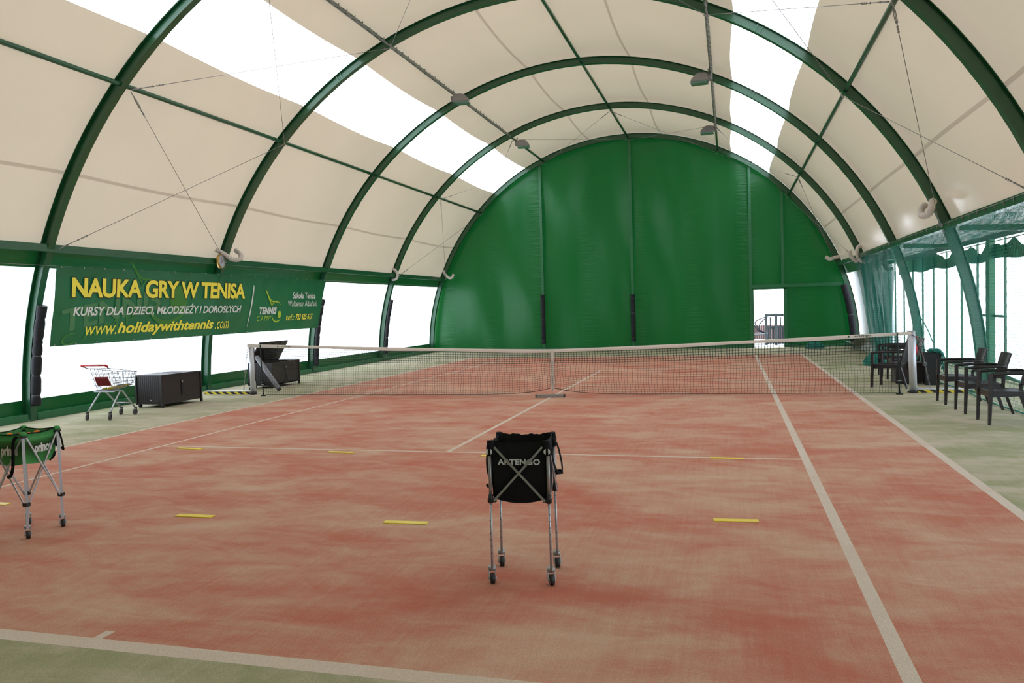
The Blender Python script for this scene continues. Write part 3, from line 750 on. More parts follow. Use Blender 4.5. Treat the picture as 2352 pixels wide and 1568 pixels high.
def stick(x, y, label):
    t = thing('singles_stick', label, 'pole', (x, y, 0), 0, 'singles sticks')
    lean = -.03
    mb = MB(); mb.tube([(0, 0, .01), (lean, 0, 1.13)], .013, 10); part('stick', mb, 'tennisnet', t)
    mb = MB(); mb.tube([(0, 0, 0), (0, 0, .022)], .06, 20); mb.tube([(0, 0, .022), (0, 0, .07)], .02, 10); part('foot', mb, 'tennisnet', t)
    mb = MB(); mb.tube([(-.03, -.012, .25), (.03, -.012, .25)], .006, 6); part('clip', mb, 'alu', t)
stick(-6.52, -.075, 'thin dark green support stick beside the left net post')
stick(6.37, .30, 'thin dark green support stick beside the right net post')

# yellow rubber court strips
for x0, x1, y, dy, lab in ((-3.85, -3.44, -6.27, -.05, 'yellow strip at the left end of the service line'), (-1.56, -1.19, -6.31, -.02, 'yellow strip touching the service line left of the centre line'),
        (.5, .88, -6.34, 0, 'yellow strip half hidden behind the black ball basket'), (3.18, 3.55, -6.17, -.01, 'yellow strip just under the right part of the service line'),
        (-3.80, -3.40, -9.31, 0, 'pale yellow strip at the left photo edge behind the green ball basket'), (-1.38, -1.02, -9.41, .01, 'yellow strip on the court right of the green ball basket'),
        (.59, .97, -9.31, .02, 'yellow strip left of the black ball basket legs'), (3.27, 3.62, -8.82, .03, 'yellow strip right of the black ball basket, nearest the right sideline')):
    mb = MB(); mb.bar((x0, y, .004), (x1, y+dy, .004), .075, .007)
    solo('court_marker', mb, 'yellow', lab, 'marker strip', 'yellow court marker strips')

# ================================================================== banner
def bp(u, v, off=0.0):
    """u: metres along the wall (world y), v: height; the banner leans with the wall"""
    x = -8.25+(v-1.35)*.107
    return Vector((x+off, u, v))
t = thing('banner', 'wide green tennis school banner with yellow and white lettering on the left wall', 'banner', (-8.2, .9, 1.33))
mb = MB()
def bshape(u, v):
    y0 = -3.98+.1*v; y1 = 5.52+.33*v; zb = 1.325+.04*u-.0; zt = 2.775+.01*sin(u*pi)
    sc = .018*abs(sin(u*pi*19))*(1 if v > .96 else 0)
    y = y0+(y1-y0)*u; z = zb+(zt-zb)*v-sc
    rip = .012*sin(y*2.2+z*5)+.008*sin(y*5.3-z*7)+.01*max(0, v-.5)*sin(y*13)
    p = bp(y, z); p.x += rip*.5-.012; return p
mb.grid(bshape, 190, 18); part('banner_sheet', mb, 'bannergreen', t, world=True)
F = lambda o: (lambda u, v: bp(u, v, o))
def lines(name, items, m, off, label=None):
    mb = MB()
    for it in items: lay_text(mb, it[0], it[1], F(off), **it[2])
    part(name, mb, m, t, label, world=True)
lines('headline_outline', [('NAUKA GRY W TENISA', (-3.55, 1.81, 2.20, 2.57), dict(bold=.035, spacing=.96, grow=.03))], 'pblack', .006)
lines('headline', [('NAUKA GRY W TENISA', (-3.55, 1.81, 2.20, 2.57), dict(bold=.035, spacing=.96))], 'pyellow', .010, 'yellow headline lettering')
lines('course_line', [('KURSY DLA DZIECI, MŁODZIEŻY I DOROSŁYCH', (-3.5, 1.68, 1.835, 2.085), dict(bold=.025, shear=.22))], 'pwhite', .006, 'white slanted lettering')
lines('web_line', [('www.', (-3.2, -2.42, 1.49, 1.66), dict(bold=.0, shear=.3)), ('holidaywithtennis', (-2.40, .62, 1.435, 1.72), dict(bold=.03, shear=.3)), ('.com', (.68, 1.21, 1.49, 1.665), dict(bold=0, shear=.3))], 'pyellow', .006, 'yellow slanted web address')
lines('school_name', [('Szkoła Tenisa', (4.04, 5.27, 2.215, 2.385), dict(bold=.02)), ('Waldemar Albański', (3.81, 5.38, 2.0, 2.175), dict(bold=.0))], 'pwhite', .006, 'small white lettering')
lines('phone_line', [('tel.:', (3.75, 4.17, 1.62, 1.78), dict(bold=0, shear=.25)), ('723 625 617', (4.25, 5.17, 1.625, 1.79), dict(bold=.03, shear=.25))], 'pyellow', .006, 'yellow phone number')
lines('logo_tennis', [('TENNIS', (2.46, 3.27, 1.80, 1.985), dict(bold=.045, shear=.22))], 'pwhite', .008)
lines('logo_camp', [('CAMP', (2.37, 3.0, 1.635, 1.765), dict(bold=-.01, shear=.25, spacing=1.25))], 'plime', .007)
lines('faint_tennis', [('TENNIS', (-3.75, -1.2, 1.55, 1.98), dict(bold=.03, slope=.17))], 'pfaint', .003, 'very pale background lettering')
lines('faint_camp', [('CAMP', (-3.75, -1.95, 1.30, 1.50), dict(bold=-.01, spacing=1.5, slope=.22))], 'pfaint2', .003)
def ribbon(mb, pts, w, off):
    P = spline([(p[0], p[1], 0) for p in pts], 8); n = len(P)
    for i in range(n-1):
        a, b = P[i], P[i+1]; d = (b-a).normalized(); s = Vector((-d.y, d.x, 0))
        wa = w*max(.15, sin(pi*min(.98, .04+i/(n-1)))**.6); wb = w*max(.15, sin(pi*min(.98, .04+(i+1)/(n-1)))**.6)
        q = [a+s*wa/2, a-s*wa/2, b-s*wb/2, b+s*wb/2]
        mb.add([bp(p.x, p.y, off) for p in q], [(0, 1, 2, 3)])
def racket(mb, ox, oz, k, off):
    T = lambda pts: [(ox+p[0]*k, oz+p[1]*k) for p in pts]
    ribbon(mb, T([(-.30, .42), (-.20, .28), (-.08, .12), (.02, .0)]), .035*k, off)
    ribbon(mb, T([(-.26, .40), (-.16, .26), (-.02, .14), (.16, .12), (.32, .10), (.44, .02)]), .035*k, off)
    ribbon(mb, T([(-.06, .13), (-.03, .06), (.0, 0)]), .03*k, off)
    ribbon(mb, T([(.15, .13), (.07, .08), (.01, 0)]), .03*k, off)
mb = MB(); racket(mb, 3.02, 2.01, 1.0, .007); ribbon(mb, [(3.03, 1.76), (3.12, 1.65), (3.25, 1.60), (3.38, 1.62), (3.47, 1.68)], .04, .007)
part('logo_racket', mb, 'plime', t, world=True)
mb = MB(); vs = [bp(3.405+.085*cos(k*pi/12), 1.79+.095*sin(k*pi/12), .009) for k in range(24)]; mb.add(vs, [tuple(range(24))]); part('logo_ball', mb, 'plime', t, world=True)
mb = MB(); racket(mb, -1.75, 2.45, 1.1, .003)
vs = [bp(-.62+.27*cos(k*pi/14), 2.16+.31*sin(k*pi/14), .003) for k in range(28)]; mb.add(vs, [tuple(range(28))])
ribbon(mb, [(-1.55, 2.0), (-1.35, 1.78), (-1.0, 1.68), (-.6, 1.78), (-.3, 2.0)], .10, .003); part('faint_logo', mb, 'pfaint2', t, world=True)
mb = MB(); ribbon(mb, [(2.17, 2.54), (2.17, 2.42), (2.12, 2.1), (2.05, 1.8), (1.95, 1.5)], .05, .007); part('divider', mb, 'pwhite', t, world=True)
mb = MB()
for i in range(20):
    for v, z in ((0, .025), (1, -.02)):
        p = bshape(.01+.98*i/19, v); mb.disc((p.x+.008, p.y, p.z+z), .016, (1, 0, 0), 10, .004)
part('eyelets', mb, 'zinc', t, world=True)

# ================================================================== left wall objects
def deck_box(loc, rz, w, d, label, open_lid):
    """front faces local +x ; long side along y"""
    t = thing('deck_box', label, 'storage box', (*loc, 0), rz, 'brown wicker deck boxes')
    h0, h1 = .07, .62
    mb = MB()
    if open_lid:
        mb.box((-d/2, -w/2, h0), (d/2, -w/2+.03, h1)); mb.box((-d/2, w/2-.03, h0), (d/2, w/2, h1)); mb.box((d/2-.03, -w/2, h0), (d/2, w/2, h1)); mb.box((-d/2, -w/2, h0), (-d/2+.03, w/2, h1)); mb.box((-d/2, -w/2, h0), (d/2, w/2, h0+.03))
    else: mb.box((-d/2, -w/2, h0), (d/2, w/2, h1))
    part('body', mb, 'wicker', t)
    mb = MB()
    for k in range(int(d/.045)+1):
        x = -d/2+k*d/int(d/.045)
        mb.box((x-.016, -w/2-.003, h0), (x+.016, -w/2, h1-.005))
    part('slatted_end', mb, 'resinplain', t)
    for sx in (-1, 1):
        for sy in (-1, 1): mb = MB(); mb.box((sx*d/2-.02, sy*w/2-.02, h0-.01), (sx*d/2+.02, sy*w/2+.02, h1)); part('corner_post', mb, 'resinplain', t)
    mb = MB()
    if open_lid:
        a = rad(58); hx, hz = -d/2+.01, h1+.01
        ex, ez = cos(a), sin(a)
        for (y0, y1, th, mm) in ((-w/2-.01, w/2+.01, .03, 0),):
            q = [(hx, hz), (hx+ex*.58, hz+ez*.58)]
            n = (ez, -ex)
            vs = [(x+n[0]*o, y, z+n[1]*o) for y in (y0, y1) for (x, z) in q for o in (0, th)]
            mb.add(vs, [(0, 1, 3, 2), (4, 6, 7, 5), (0, 4, 5, 1), (2, 3, 7, 6), (1, 5, 7, 3), (0, 2, 6, 4)])
        for k in range(3):
            y = -w/4+k*w/4; mb.bar((hx+n[0]*.035, y, hz+n[1]*.035), (hx+ex*.56+n[0]*.035, y, hz+ez*.56+n[1]*.035), .03, .01, upv=(n[0], 0, n[1]))
    else:
        mb.box((-d/2-.015, -w/2-.015, h1), (d/2+.015, w/2+.015, h1+.035)); mb.box((-d/2-.005, -.02, h1+.035), (d/2+.005, .01, h1+.045))
    part('lid', mb, 'wickerlid', t)
    for sy in (-1, 1):
        for sx in (-1, 1):
            mb = MB()
            if sy < 0: mb.tube([(sx*(d/2-.03)-.02, -w/2+.05, .035), (sx*(d/2-.03)+.02, -w/2+.05, .035)], .035, 14); part('wheel', mb, 'black', t)
            else: mb.box((sx*d/2-.02, w/2-.02, 0), (sx*d/2+.02, w/2+.02, h0)); part('leg', mb, 'resinplain', t)
    mb = MB(); mb.box((d/2+.001, -.025, h1-.42), (d/2+.012, .025, h1-.1)); mb.cur = 1; mb.box((d/2+.012, -.02, h1-.16), (d/2+.02, .02, h1-.12))
    mb.cur = 0
    if open_lid: mb.bar((d/2+.01, .01, h1-.3), (d/2+.05, .06, .06), .03, .008, upv=(1, 0, 0))
    part('strap', mb, ['black', 'zinc'], t)
    mb = MB(); mb.box((.02, -w/2-.012, .14), (.06, -w/2-.008, .16)); part('badge', mb, 'alu', t)
    return t
deck_box((-7.70, -1.62), rad(-3), 1.12, .62, 'closed dark wicker deck box beside the shopping trolley', False)
deck_box((-7.60, 2.12), rad(0), 1.26, .62, 'dark wicker deck box with open lid behind the left net post', True)
mb = MB(); mb.tube([(-6.62, .72, .07), (-7.36, 1.0, .80)], .055, 18); mb.cur = 1; mb.tube([(-6.61, .716, .055), (-6.622, .721, .07)], .05, 18)
solo('net_roller', mb, ['pvcpipe', 'black'], 'long grey patterned tube leaning against the open deck box', 'tube')
for z, lab in ((.055, 'lower'), (.17, 'upper')):
    mb = MB()
    mb.tube([(-7.50-.04*(z > .1), .95, z), (-7.66, 1.35, z)], .05, 16, False); mb.tube([(-7.50-.04*(z > .1), .95, z), (-7.66, 1.35, z)], .036, 16)
    solo('rolled_pipe', mb, 'rubberdk', '%s of two dark pipe ends lying behind the left net post' % lab, 'pipe', 'dark pipe ends')

# shopping trolley, local +y forward
t = thing('shopping_trolley', 'wire shopping trolley with red handle parked against the left film wall', 'shopping trolley', (-7.40, -3.52, 0), rad(3))
def wheel(parent, x, y, r, z=None, ang=0, mat_w='rubber', name='caster'):
    z = r if z is None else z
    c = MB(); dx, dy = cos(ang), sin(ang)
    for s in (-1, 1): c.bar((x+s*dx*.022, y+s*dy*.022, z-.01), (x+s*dx*.022-dy*.02, y+s*dy*.022+dx*.02, z+r+.02), .022, .005, upv=(dx, dy, 0))
    c.tube([(x-dy*.02, y+dx*.02, z+r+.012), (x-dy*.02, y+dx*.02, z+r+.04)], .026, 12); c.tube([(x-dx*.027, y-dy*.027, z), (x+dx*.027, y+dy*.027, z)], .008, 8)
    o = part(name, c, 'zinc' if mat_w == 'rubberdk' else 'black', parent)
    c = MB(); c.tube([(x-dx*.014, y-dy*.014, z), (x+dx*.014, y+dy*.014, z)], r, 22); q = part('wheel', c, mat_w, o)
    return o
rw, fwid, ly0, ly1 = .235, .15, -.36, .40
for x, y, a in ((-rw, ly0, .4), (rw, ly0, .36), (-fwid, ly1, .25), (fwid, ly1, .05)): wheel(t, x, y, .055, ang=a)
mb = MB()
for s in (-1, 1): mb.tube([(s*rw, ly0+.01, .13), (s*(rw-.02), ly0+.15, .30), (s*.20, -.06, .46), (s*.195, -.02, .495), (s*.19, .03, .49), (s*.18, .09, .44), (s*.165, .24, .29), (s*fwid, ly1, .14)], .014, 10)
mb.tube([(-.16, .30, .24), (.16, .30, .24)], .008, 8); mb.box((-.21, -.20, .485), (.21, -.17, .505)); mb.box((-.22, -.03, .485), (.22, .0, .505))
part('undercarriage', mb, 'alu', t)
mb = MB(); r = .0042
# basket: rear bottom y=-.27 z=.51, rear top y=-.47 z=.93, nose top y=.52 z=.80, nose bottom y=.47 z=.57
def bk(s, a, b):      # side s, a along 0..1, b up 0..1
    yb = -.17+.60*a; zb = .51+.06*a; yt = -.30+.78*a; zt = .92-.12*a; wb = .18-.05*a; wt = .215-.045*a
    return Vector((s*(wb+(wt-wb)*b), yb+(yt-yb)*b, zb+(zt-zb)*b))
for s in (-1, 1):
    for k in range(23): mb.tube([bk(s, k/22, 0), bk(s, k/22, 1)], r, 4)
    for b in (.15, .33, .55, .82): mb.tube([bk(s, 0, b), bk(s, 1, b)], r, 4)
    mb.tube([bk(s, 0, 1), bk(s, 1, 1)], .006, 6); mb.tube([bk(s, 0, 0), bk(s, 1, 0)], .005, 6)
for a, rr in ((0, .005), (1, .006)):
    for b in (0, 1): mb.tube([bk(-1, a, b), bk(1, a, b)], rr, 6)
    for k in range(1, 11): u = k/11*2-1; mb.tube([Vector((u*abs(bk(1, a, 0).x), bk(1, a, 0).y, bk(1, a, 0).z)), Vector((u*abs(bk(1, a, 1).x), bk(1, a, 1).y, bk(1, a, 1).z))], r, 4)
    for b in (.25, .5, .75): mb.tube([bk(-1, a, b), bk(1, a, b)], r, 4)
for k in range(15): u = k/14*2-1; mb.tube([(u*.18, -.17, .51), (u*.13, .43, .57)], r, 4)
for k in range(1, 8): a = k/8; mb.tube([bk(-1, a, 0), bk(1, a, 0)], r, 4)
part('wire_basket', mb, 'chrome', t)
mb = MB(); mb.tube(spline([(-.215, -.30, .91), (-.235, -.40, .965), (-.24, -.42, .975)], 4), .011, 8); mb.tube(spline([(.215, -.30, .91), (.235, -.40, .965), (.24, -.42, .975)], 4), .011, 8); part('handle_arms', mb, 'chrome', t)
mb = MB(); mb.tube([(-.25, -.43, .98), (.25, -.43, .98)], .016, 12); 
for s in (-1, 1): mb.tube([(s*.243, -.43, .98), (s*.24, -.37, .955)], .02, 10)
mb.box((.02, -.46, .975), (.14, -.41, .998)); part('handle', mb, 'red', t)
mb = MB()
mb.add([(-.12, -.275, .76), (.15, -.275, .76), (.16, -.22, .60), (-.10, -.22, .60), (-.12, -.26, .765), (.15, -.26, .765), (.16, -.205, .605), (-.10, -.205, .605)], [(0, 3, 2, 1), (4, 5, 6, 7), (0, 1, 5, 4), (2, 3, 7, 6), (1, 2, 6, 5), (0, 4, 7, 3)])
for k in range(10): x = -.11+.026*k; mb.bar((x, -.276, .735), (x+.02, -.228, .605), .008, .006, upv=(0, -1, .3))
part('child_seat_panel', mb, 'maroon', t)
mb = MB(); mb.tube([(.02, -.44, .97), (.03, -.36, .80)], .004, 4); mb.tube([(-.06+.03*cos(k*pi/5), -.44, .985+.03*sin(k*pi/5)) for k in range(11)], .003, 4, False); part('coin_chain', mb, 'chrome', t)
mb = MB(); mb.tube([(-.1, -.1, .535), (.06, .1, .55), (.1, .3, .575)], .018, 8); mb.tube([(.02, -.12, .54), (.1, .05, .555)], .018, 8); part('yellow_sticks', mb, 'yellow', t)

# ================================================================== ball baskets on wheels
def flatbar(mb, p, q, w, th, n): mb.bar(p, q, w, th, upv=n)
# --- black one
t = thing('ball_basket', 'black fabric ball basket on tall silver wheeled legs in mid court', 'ball basket', (2.095, -10.37, 0), rad(6), 'wheeled tennis ball baskets')
hx, hy = .192, .172
for sx in (-1, 1):
    for sy in (-1, 1):
        X, Y = sx*hx, sy*hy; tx, ty = X-.004*sx, Y
        mb = MB(); mb.tube([(X, Y,   .085), (tx, ty, .56)], .0083, 12)
        mb.cur = 1
        for k in range(8): mb.disc((X, Y-.0078, .20+k*.042), .003, (0, -1, 0), 8, .0012)
        mb.cur = 0; lg = part('leg', mb, ['alu', 'black'], t)
        mb = MB(); mb.tube([(tx, ty, .57), (tx, ty, .835)], .0108, 14); part('upper_tube', mb, 'zinc', lg)
        mb = MB(); mb.tube([(tx, ty, .525), (tx, ty, .578)], .0165, 14); mb.box((tx-.018-.02*(sx > 0)*1, ty-.012, .53), (tx+.018+.02*(sx < 0)*1, ty+.012, .555)); part('leg_joint', mb, 'black', lg)
        wheel(t, X, Y, .034, ang=.3, mat_w='rubberdk')
def bag(hx, hy, z0, z1, droop, wav, th=.004, flare=0):
    mb = MB(); n = 24
    pts = []
    for k in range(4*n):
        s, f = divmod(k, n); f /= n
        c = [(-1, -1), (1, -1), (1, 1), (-1, 1)]; a, b = c[s], c[(s+1) % 4]
        pts.append(((a[0]+(b[0]-a[0])*f), (a[1]+(b[1]-a[1])*f), 4*f*(1-f)))
    def ring(sc, z, zz):
        return [(p[0]*hx*sc, p[1]*hy*sc, z+zz*p[2]+wav*(.6*sin(i*.9)+.4*sin(i*2.3+1)) * (1 if z > (z0+z1)/2+.1 else .0)) for i, p in enumerate(pts)]
    rings = [ring(.90, z0+.01, -droop), ring(.955, z0+.03, -droop), ring(.975, z0+.15, 0), ring(1.0+flare, z1-.12, 0), ring(1.0+flare, z1, -.012), ring(.985+flare, z1-.002, -.012), ring(.96+flare, z1-.14, 0), ring(.94, z0+.05, -droop*.5)]
    m = 4*n
    vs = [v for r in rings for v in r]
    fs = [(i*m+j, i*m+(j+1) % m, (i+1)*m+(j+1) % m, (i+1)*m+j) for i in range(len(rings)-1) for j in range(m)]
    mb.add(vs, fs, True)
    o = len(mb.v); mb.add([(0, 0, z0-droop*1.1)], []); 
    for j in range(m): mb.f.append((j, o, (j+1) % m)[::-1]); mb.m.append(0); mb.sm.append(True)
    o2 = len(mb.v); mb.add([(0, 0, z0-droop*.5+.03)], []); b = (len(rings)-1)*m
    for j in range(m): mb.f.append((b+j, b+(j+1) % m, o2)); mb.m.append(0); mb.sm.append(True)
    return mb
bk_ = part('fabric_basket', bag(.183, .163, .535, .925, .028, .006), 'blackcloth', t)
for sx in (-1, 1):
    for sy in (-1, 1):
        mb = MB(); mb.tube([(sx*.186, sy*.166, .83), (sx*.184, sy*.164, .875), (sx*.18, sy*.16, .925)], [.02, .026, .022], 12)
        part('corner_sleeve', mb, 'blackcloth', bk_)
mb = MB()
lay_text(mb, 'ARTENGO', (-.137, .137, .768, .806), lambda u, v: (u, -.1675, v), .035, 0, 1.06)
part('lettering', mb, 'printgrey', bk_)
mb = MB()
for sx in (-1, 1):
    cx_ = sx*.186
    for a0, a1, dx in ((100, 255, -.004), (-75, 78, .004)):
        vs = [(cx_+dx+.017*cos(rad(a0+(a1-a0)*k/10)), -.194, .857+.019*sin(rad(a0+(a1-a0)*k/10))) for k in range(11)]
        mb.add(vs, [tuple(range(11))[::-1]])
part('ball_emblems', mb, 'printgrey', bk_)
for s in (-1, 1):
    for k in (0, 1):
        mb = MB(); a, b = ((-.155, .885), (.165, .54)) if k else ((.155, .885), (-.165, .54))
        mb.bar((a[0], s*(.178+.006*k), a[1]), (b[0], s*(.184+.006*k), b[1]), .014, .005, upv=(0, 1, 0)); part('cross_brace', mb, 'zinc', t)
for s in (-1, 1):
    mb = MB()
    for k in (0, 1):
        a, b = ((-.12, .82), (.14, .54)) if k else ((.12, .82), (-.14, .54))
        mb.bar((s*(.196+.006*k), a[0], a[1]), (s*(.2+.006*k), b[0], b[1]), .012, .004, upv=(1, 0, 0))
    part('side_brace', mb, 'alu', t)
def strap(pts, w, nrm, parent, m='blackcloth', name='carry_strap'):
    P = spline(pts, 6); mb = MB(); nv = Vector(nrm)
    for th, rev in ((0, 0), (.002, 1)):
        vs = []
        for i, p in enumerate(P):
            d = (P[min(i+1, len(P)-1)]-P[max(i-1, 0)]).normalized(); s = d.cross(nv).normalized(); vs += [p+s*w/2+nv*th, p-s*w/2+nv*th]
        mb.add(vs, [((2*i, 2*i+1, 2*i+3, 2*i+2) if not rev else (2*i+2, 2*i+3, 2*i+1, 2*i)) for i in range(len(P)-1)], True)
    part(name, mb, m, parent)
strap([(.195, .10, .90), (.225, .07, .85), (.25, .05, .75), (.255, .02, .69), (.235, -.01, .69), (.21, -.04, .75), (.20, -.08, .86)], .015, (.8, -.6, 0), t)
strap([(-.195, -.13, .88), (-.212, -.12, .80), (-.214, -.10, .72), (-.20, -.09, .665), (-.19, -.02, .69), (-.19, .08, .86)], .022, (-.5, -.86, 0), t)
strap([(.20, .12, .66), (.235, .11, .67), (.24, .10, .655)], .03, (0, -1, 0), t); strap([(-.19, -.12, .60), (-.21, -.13, .62), (-.218, -.13, .635)], .016, (0, -1, 0), t)

# --- green one
t = thing('ball_basket', 'green fabric ball basket on crossed silver legs at the left photo edge', 'ball basket', (-2.335, -10.075, 0), rad(2), 'wheeled tennis ball baskets')
hx, hy = .178, .182
for sx in (-1, 1):
    for sy in (-1, 1):
        X, Y = sx*hx, sy*hy
        mb = MB(); mb.bar((X, Y, .075), (X*1.0, Y*1.0, .845), .022, .022, upv=(sx, sy, 0)); lg = part('leg', mb, 'alu', t)
        mb = MB(); mb.box((X-.02, Y-.02, .265), (X+.02, Y+.02, .295)); mb.bar((X, Y, .28), (X-sx*.035, Y, .28), .014); mb.bar((X, Y, .28), (X, Y-sy*.035, .28), .014); part('leg_bracket', mb, 'black', lg)
        wheel(t, X, Y, .032, ang=.9, mat_w='rubberdk')
gb = part('fabric_basket', bag(.166, .166, .60, .862, .02, .002), 'greencloth', t)
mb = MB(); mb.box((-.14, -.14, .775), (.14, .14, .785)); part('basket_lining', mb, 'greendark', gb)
mb = MB(); 
pr_ = [(sx*.166, sy*.166, .862) for sx, sy in ((-1, -1), (1, -1), (1, 1), (-1, 1), (-1, -1))]
for a, b in zip(pr_, pr_[1:]):
    a, b = Vector(a), Vector(b); m_ = (a+b)/2-Vector((0, 0, .014)); mb.tube(spline([a, m_, b], 5), .005, 6)
part('rim_piping', mb, 'blackcloth', gb)
for sx in (-1, 1):
    for sy in (-1, 1):
        mb = MB(); mb.sphere((sx*.172, sy*.174, .855), .03, 12, (1, 1, .75)); mb.cur = 1; mb.tube([(sx*.174, sy*.176, .828), (sx*.174, sy*.176, .843)], .031, 14)
        part('corner_cap', mb, ['greencloth', 'black'], t)
for ax in (0, 1):
    for s in (-1, 1):
        for k in (0, 1):
            a = (-.165, .835) if k else (.165, .835); b = (.155, .285) if k else (-.155, .285); o = s*(.180+.008*k)
            P = (lambda q: (q[0], o, q[1])) if ax == 0 else (lambda q: (o, q[0], q[1]))
            mb = MB(); mb.bar(P(a), P(b), .014, .006, upv=(0, 1, 0) if ax == 0 else (1, 0, 0)); part('cross_brace', mb, 'alu', t)
for s in (0, 1):
    mb = MB()
    if s == 0: lay_text(mb, 'prince', (-.065, .105, .655, .755), lambda u, v: (u, -.1685, v), .045, .1, .95)
    else: lay_text(mb, 'prince', (-.065, .115, .660, .760), lambda u, v: (.1685, u, v), .045, .1, .95)
    part('lettering', mb, 'printgrey', gb)
strap([(.13, -.19, .84), (.105, -.205, .80), (.10, -.21, .68), (.09, -.21, .58), (.06, -.205, .52), (.02, -.20, .50)], .026, (.3, -1, 0), t)
strap([(.19, .17, .85), (.205, .18, .78), (.215, .19, .69), (.21, .195, .665), (.195, .19, .69)], .014, (.6, -.8, 0), t)
strap([(.17, .15, .66), (.165, .13, .62), (.14, .11, .59)], .02, (.8, -.6, 0), t); strap([(.17, .16, .80), (.172, .16, .70)], .014, (.8, -.6, 0), t)
ballp = None
for (x, y), lab in (((-2.405, -10.03), 'orange and green tennis ball in the green basket, middle one'), ((-2.30, -9.975), 'orange and green tennis ball in the green basket, rightmost one'), ((-2.41, -10.145), 'orange tennis ball low in the green basket, leftmost one'),
                    ((-2.28, -10.08), 'tennis ball hidden low in the green basket behind its near corner')):
    if ballp is None:
        ballp = thing('tennis_ball', lab, 'ball', (x, y, .785), 0, 'tennis balls in the green basket')
        mb = MB(); mb.sphere((0, 0, .033), .033, 20); part('felt', mb, 'ball', ballp)
        mb = MB(); n = 20; vs = []; fs = []
        for i in range(7):
            th = pi*.5*i/6
            for j in range(n): a = 2*pi*j/n; rr = .0336; th2 = th*(.95+.25*sin(2*a)*(i/6)); vs.append((rr*sin(th2)*cos(a), rr*sin(th2)*sin(a), .033+rr*cos(th2)))
        fs = [(i*n+j, (i+1)*n+j, (i+1)*n+(j+1) % n, i*n+(j+1) % n) for i in range(6) for j in range(n)]
        mb.add(vs, fs, True); part('orange_panel', mb, 'ballorange', ballp)
        ballp.rotation_euler = (.9, .3, .2)
    else:
        b = dup(ballp, (x, y, .785), 1.0, lab); b.rotation_euler = (.3, -.2, 1.7)

# ================================================================== resin armchairs; local +y is the front
def chair(loc, rz, label):
    t = thing('armchair', label, 'chair', (*loc, 0), rz, 'brown woven-look resin armchairs')
    mb = MB()
    mb.bar((-.22, .27, .415), (.22, .27, .415), .04, .085); mb.bar((-.20, -.18, .42), (.20, -.18, .42), .04, .06)
    for s in (-1, 1): mb.bar((s*.225, .27, .415), (s*.205, -.18, .42), .04, .085, .04, .06)
    mb.box((-.21, -.18, .425), (.21, .27, .437))
    for k in range(15):
        x = -.20+k*.40/14; mb.box((x-.0075, -.17, .437), (x+.0075, .265, .447))
    part('seat', mb, 'resin', t)
    mb = MB(); fn = lambda u, v: (-.215+.43*u, -.215-.07*v-.03*(1-(2*u-1)**2)-.03*v*v, .50+.395*v)
    mb.solid_grid(fn, 10, 8, (0, 1, .2), .02); part('backrest', mb, 'resin', t)
    for s in (-1, 1):
        mb = MB(); mb.bar((s*.20, -.215, .40), (s*.205, -.222, .52), .05, .035); part('back_strut', mb, 'resinplain', t)
        mb = MB(); mb.bar((s*.265, .30, 0), (s*.262, .285, .44), .034, .034, .046, .046); part('leg', mb, 'resinplain', t)
        mb = MB(); mb.bar((s*.225, -.34, 0), (s*.205, -.20, .44), .034, .03, .05, .045); part('leg', mb, 'resinplain', t)
        mb = MB(); mb.bar((s*.262, .285, .44), (s*.262, .285, .70), .046, .042)
        mb.tube(spline([(s*.262, .29, .685), (s*.26, .10, .70), (s*.235, -.26, .70)], 5), .022, 8); part('armrest', mb, 'resinplain', t)
    return t
A0 = chair((7.07, -.93), rad(90), 'brown armchair farthest back of the three right of the net post')
dup(A0, (7.07, -2.05), rad(90), 'brown armchair in the middle of the three on the right')
dup(A0, (7.08, -3.15), rad(90), 'brown armchair nearest the camera, cut by the right photo edge')
dup(A0, (6.49, 1.62), rad(62), 'brown armchair just behind the net beside the right post')
dup(A0, (6.98, 2.95), rad(90), 'brown armchair with a red bag hung on it behind the net post')
dup(A0, (6.98, 4.05), rad(88), 'brown armchair farthest away, half hidden behind other chairs and the net')
mb = MB(); mb.box((6.66, 2.22, .02), (7.22, 2.58, .40)); mb.box((6.64, 2.20, .40), (7.24, 2.60, .43)); 
for x in (6.67, 7.18):
    for y in (2.23, 2.55): mb.box((x, y, 0), (x+.03, y+.03, .03))
solo('cube_table', mb, 'wicker', 'low black cube table standing between the far chairs', 'table')
mb = MB()
def bagf(u, v):
    a = 2*pi*u; b = pi*v; return (7.0+.10*sin(b)*cos(a)*(1+.1*sin(3*a)), 2.36+.09*sin(b)*sin(a), .47+.42*(1-v)+.02*sin(5*a)*sin(b)+.0)
mb.grid(bagf, 24, 14); mb.tube(spline([(7.0, 2.36, .86), (7.06, 2.42, .95), (7.12, 2.5, .93), (7.14, 2.55, .86)], 5), .01, 6)
solo('sports_bag', mb, 'redcloth', 'red bag hanging behind the right net post on the low table', 'bag')
mb = MB()
mb.add([(6.90, 2.34, .93), (7.0, 2.36, 1.02), (7.06, 2.38, .93), (7.03, 2.37, .84), (6.98, 2.36, .92), (6.90, 2.355, .93), (7.0, 2.375, 1.02), (7.06, 2.395, .93), (7.03, 2.385, .84), (6.98, 2.375, .92)],
       [(0, 1, 4), (1, 2, 4), (2, 3, 4), (9, 6, 5), (9, 7, 6), (9, 8, 7), (0, 5, 6, 1), (1, 6, 7, 2), (2, 7, 8, 3), (3, 8, 9, 4), (4, 9, 5, 0)])
solo('paper_tag', mb, 'pwhite', 'white folded cloth showing at the top right of the net post', 'cloth')
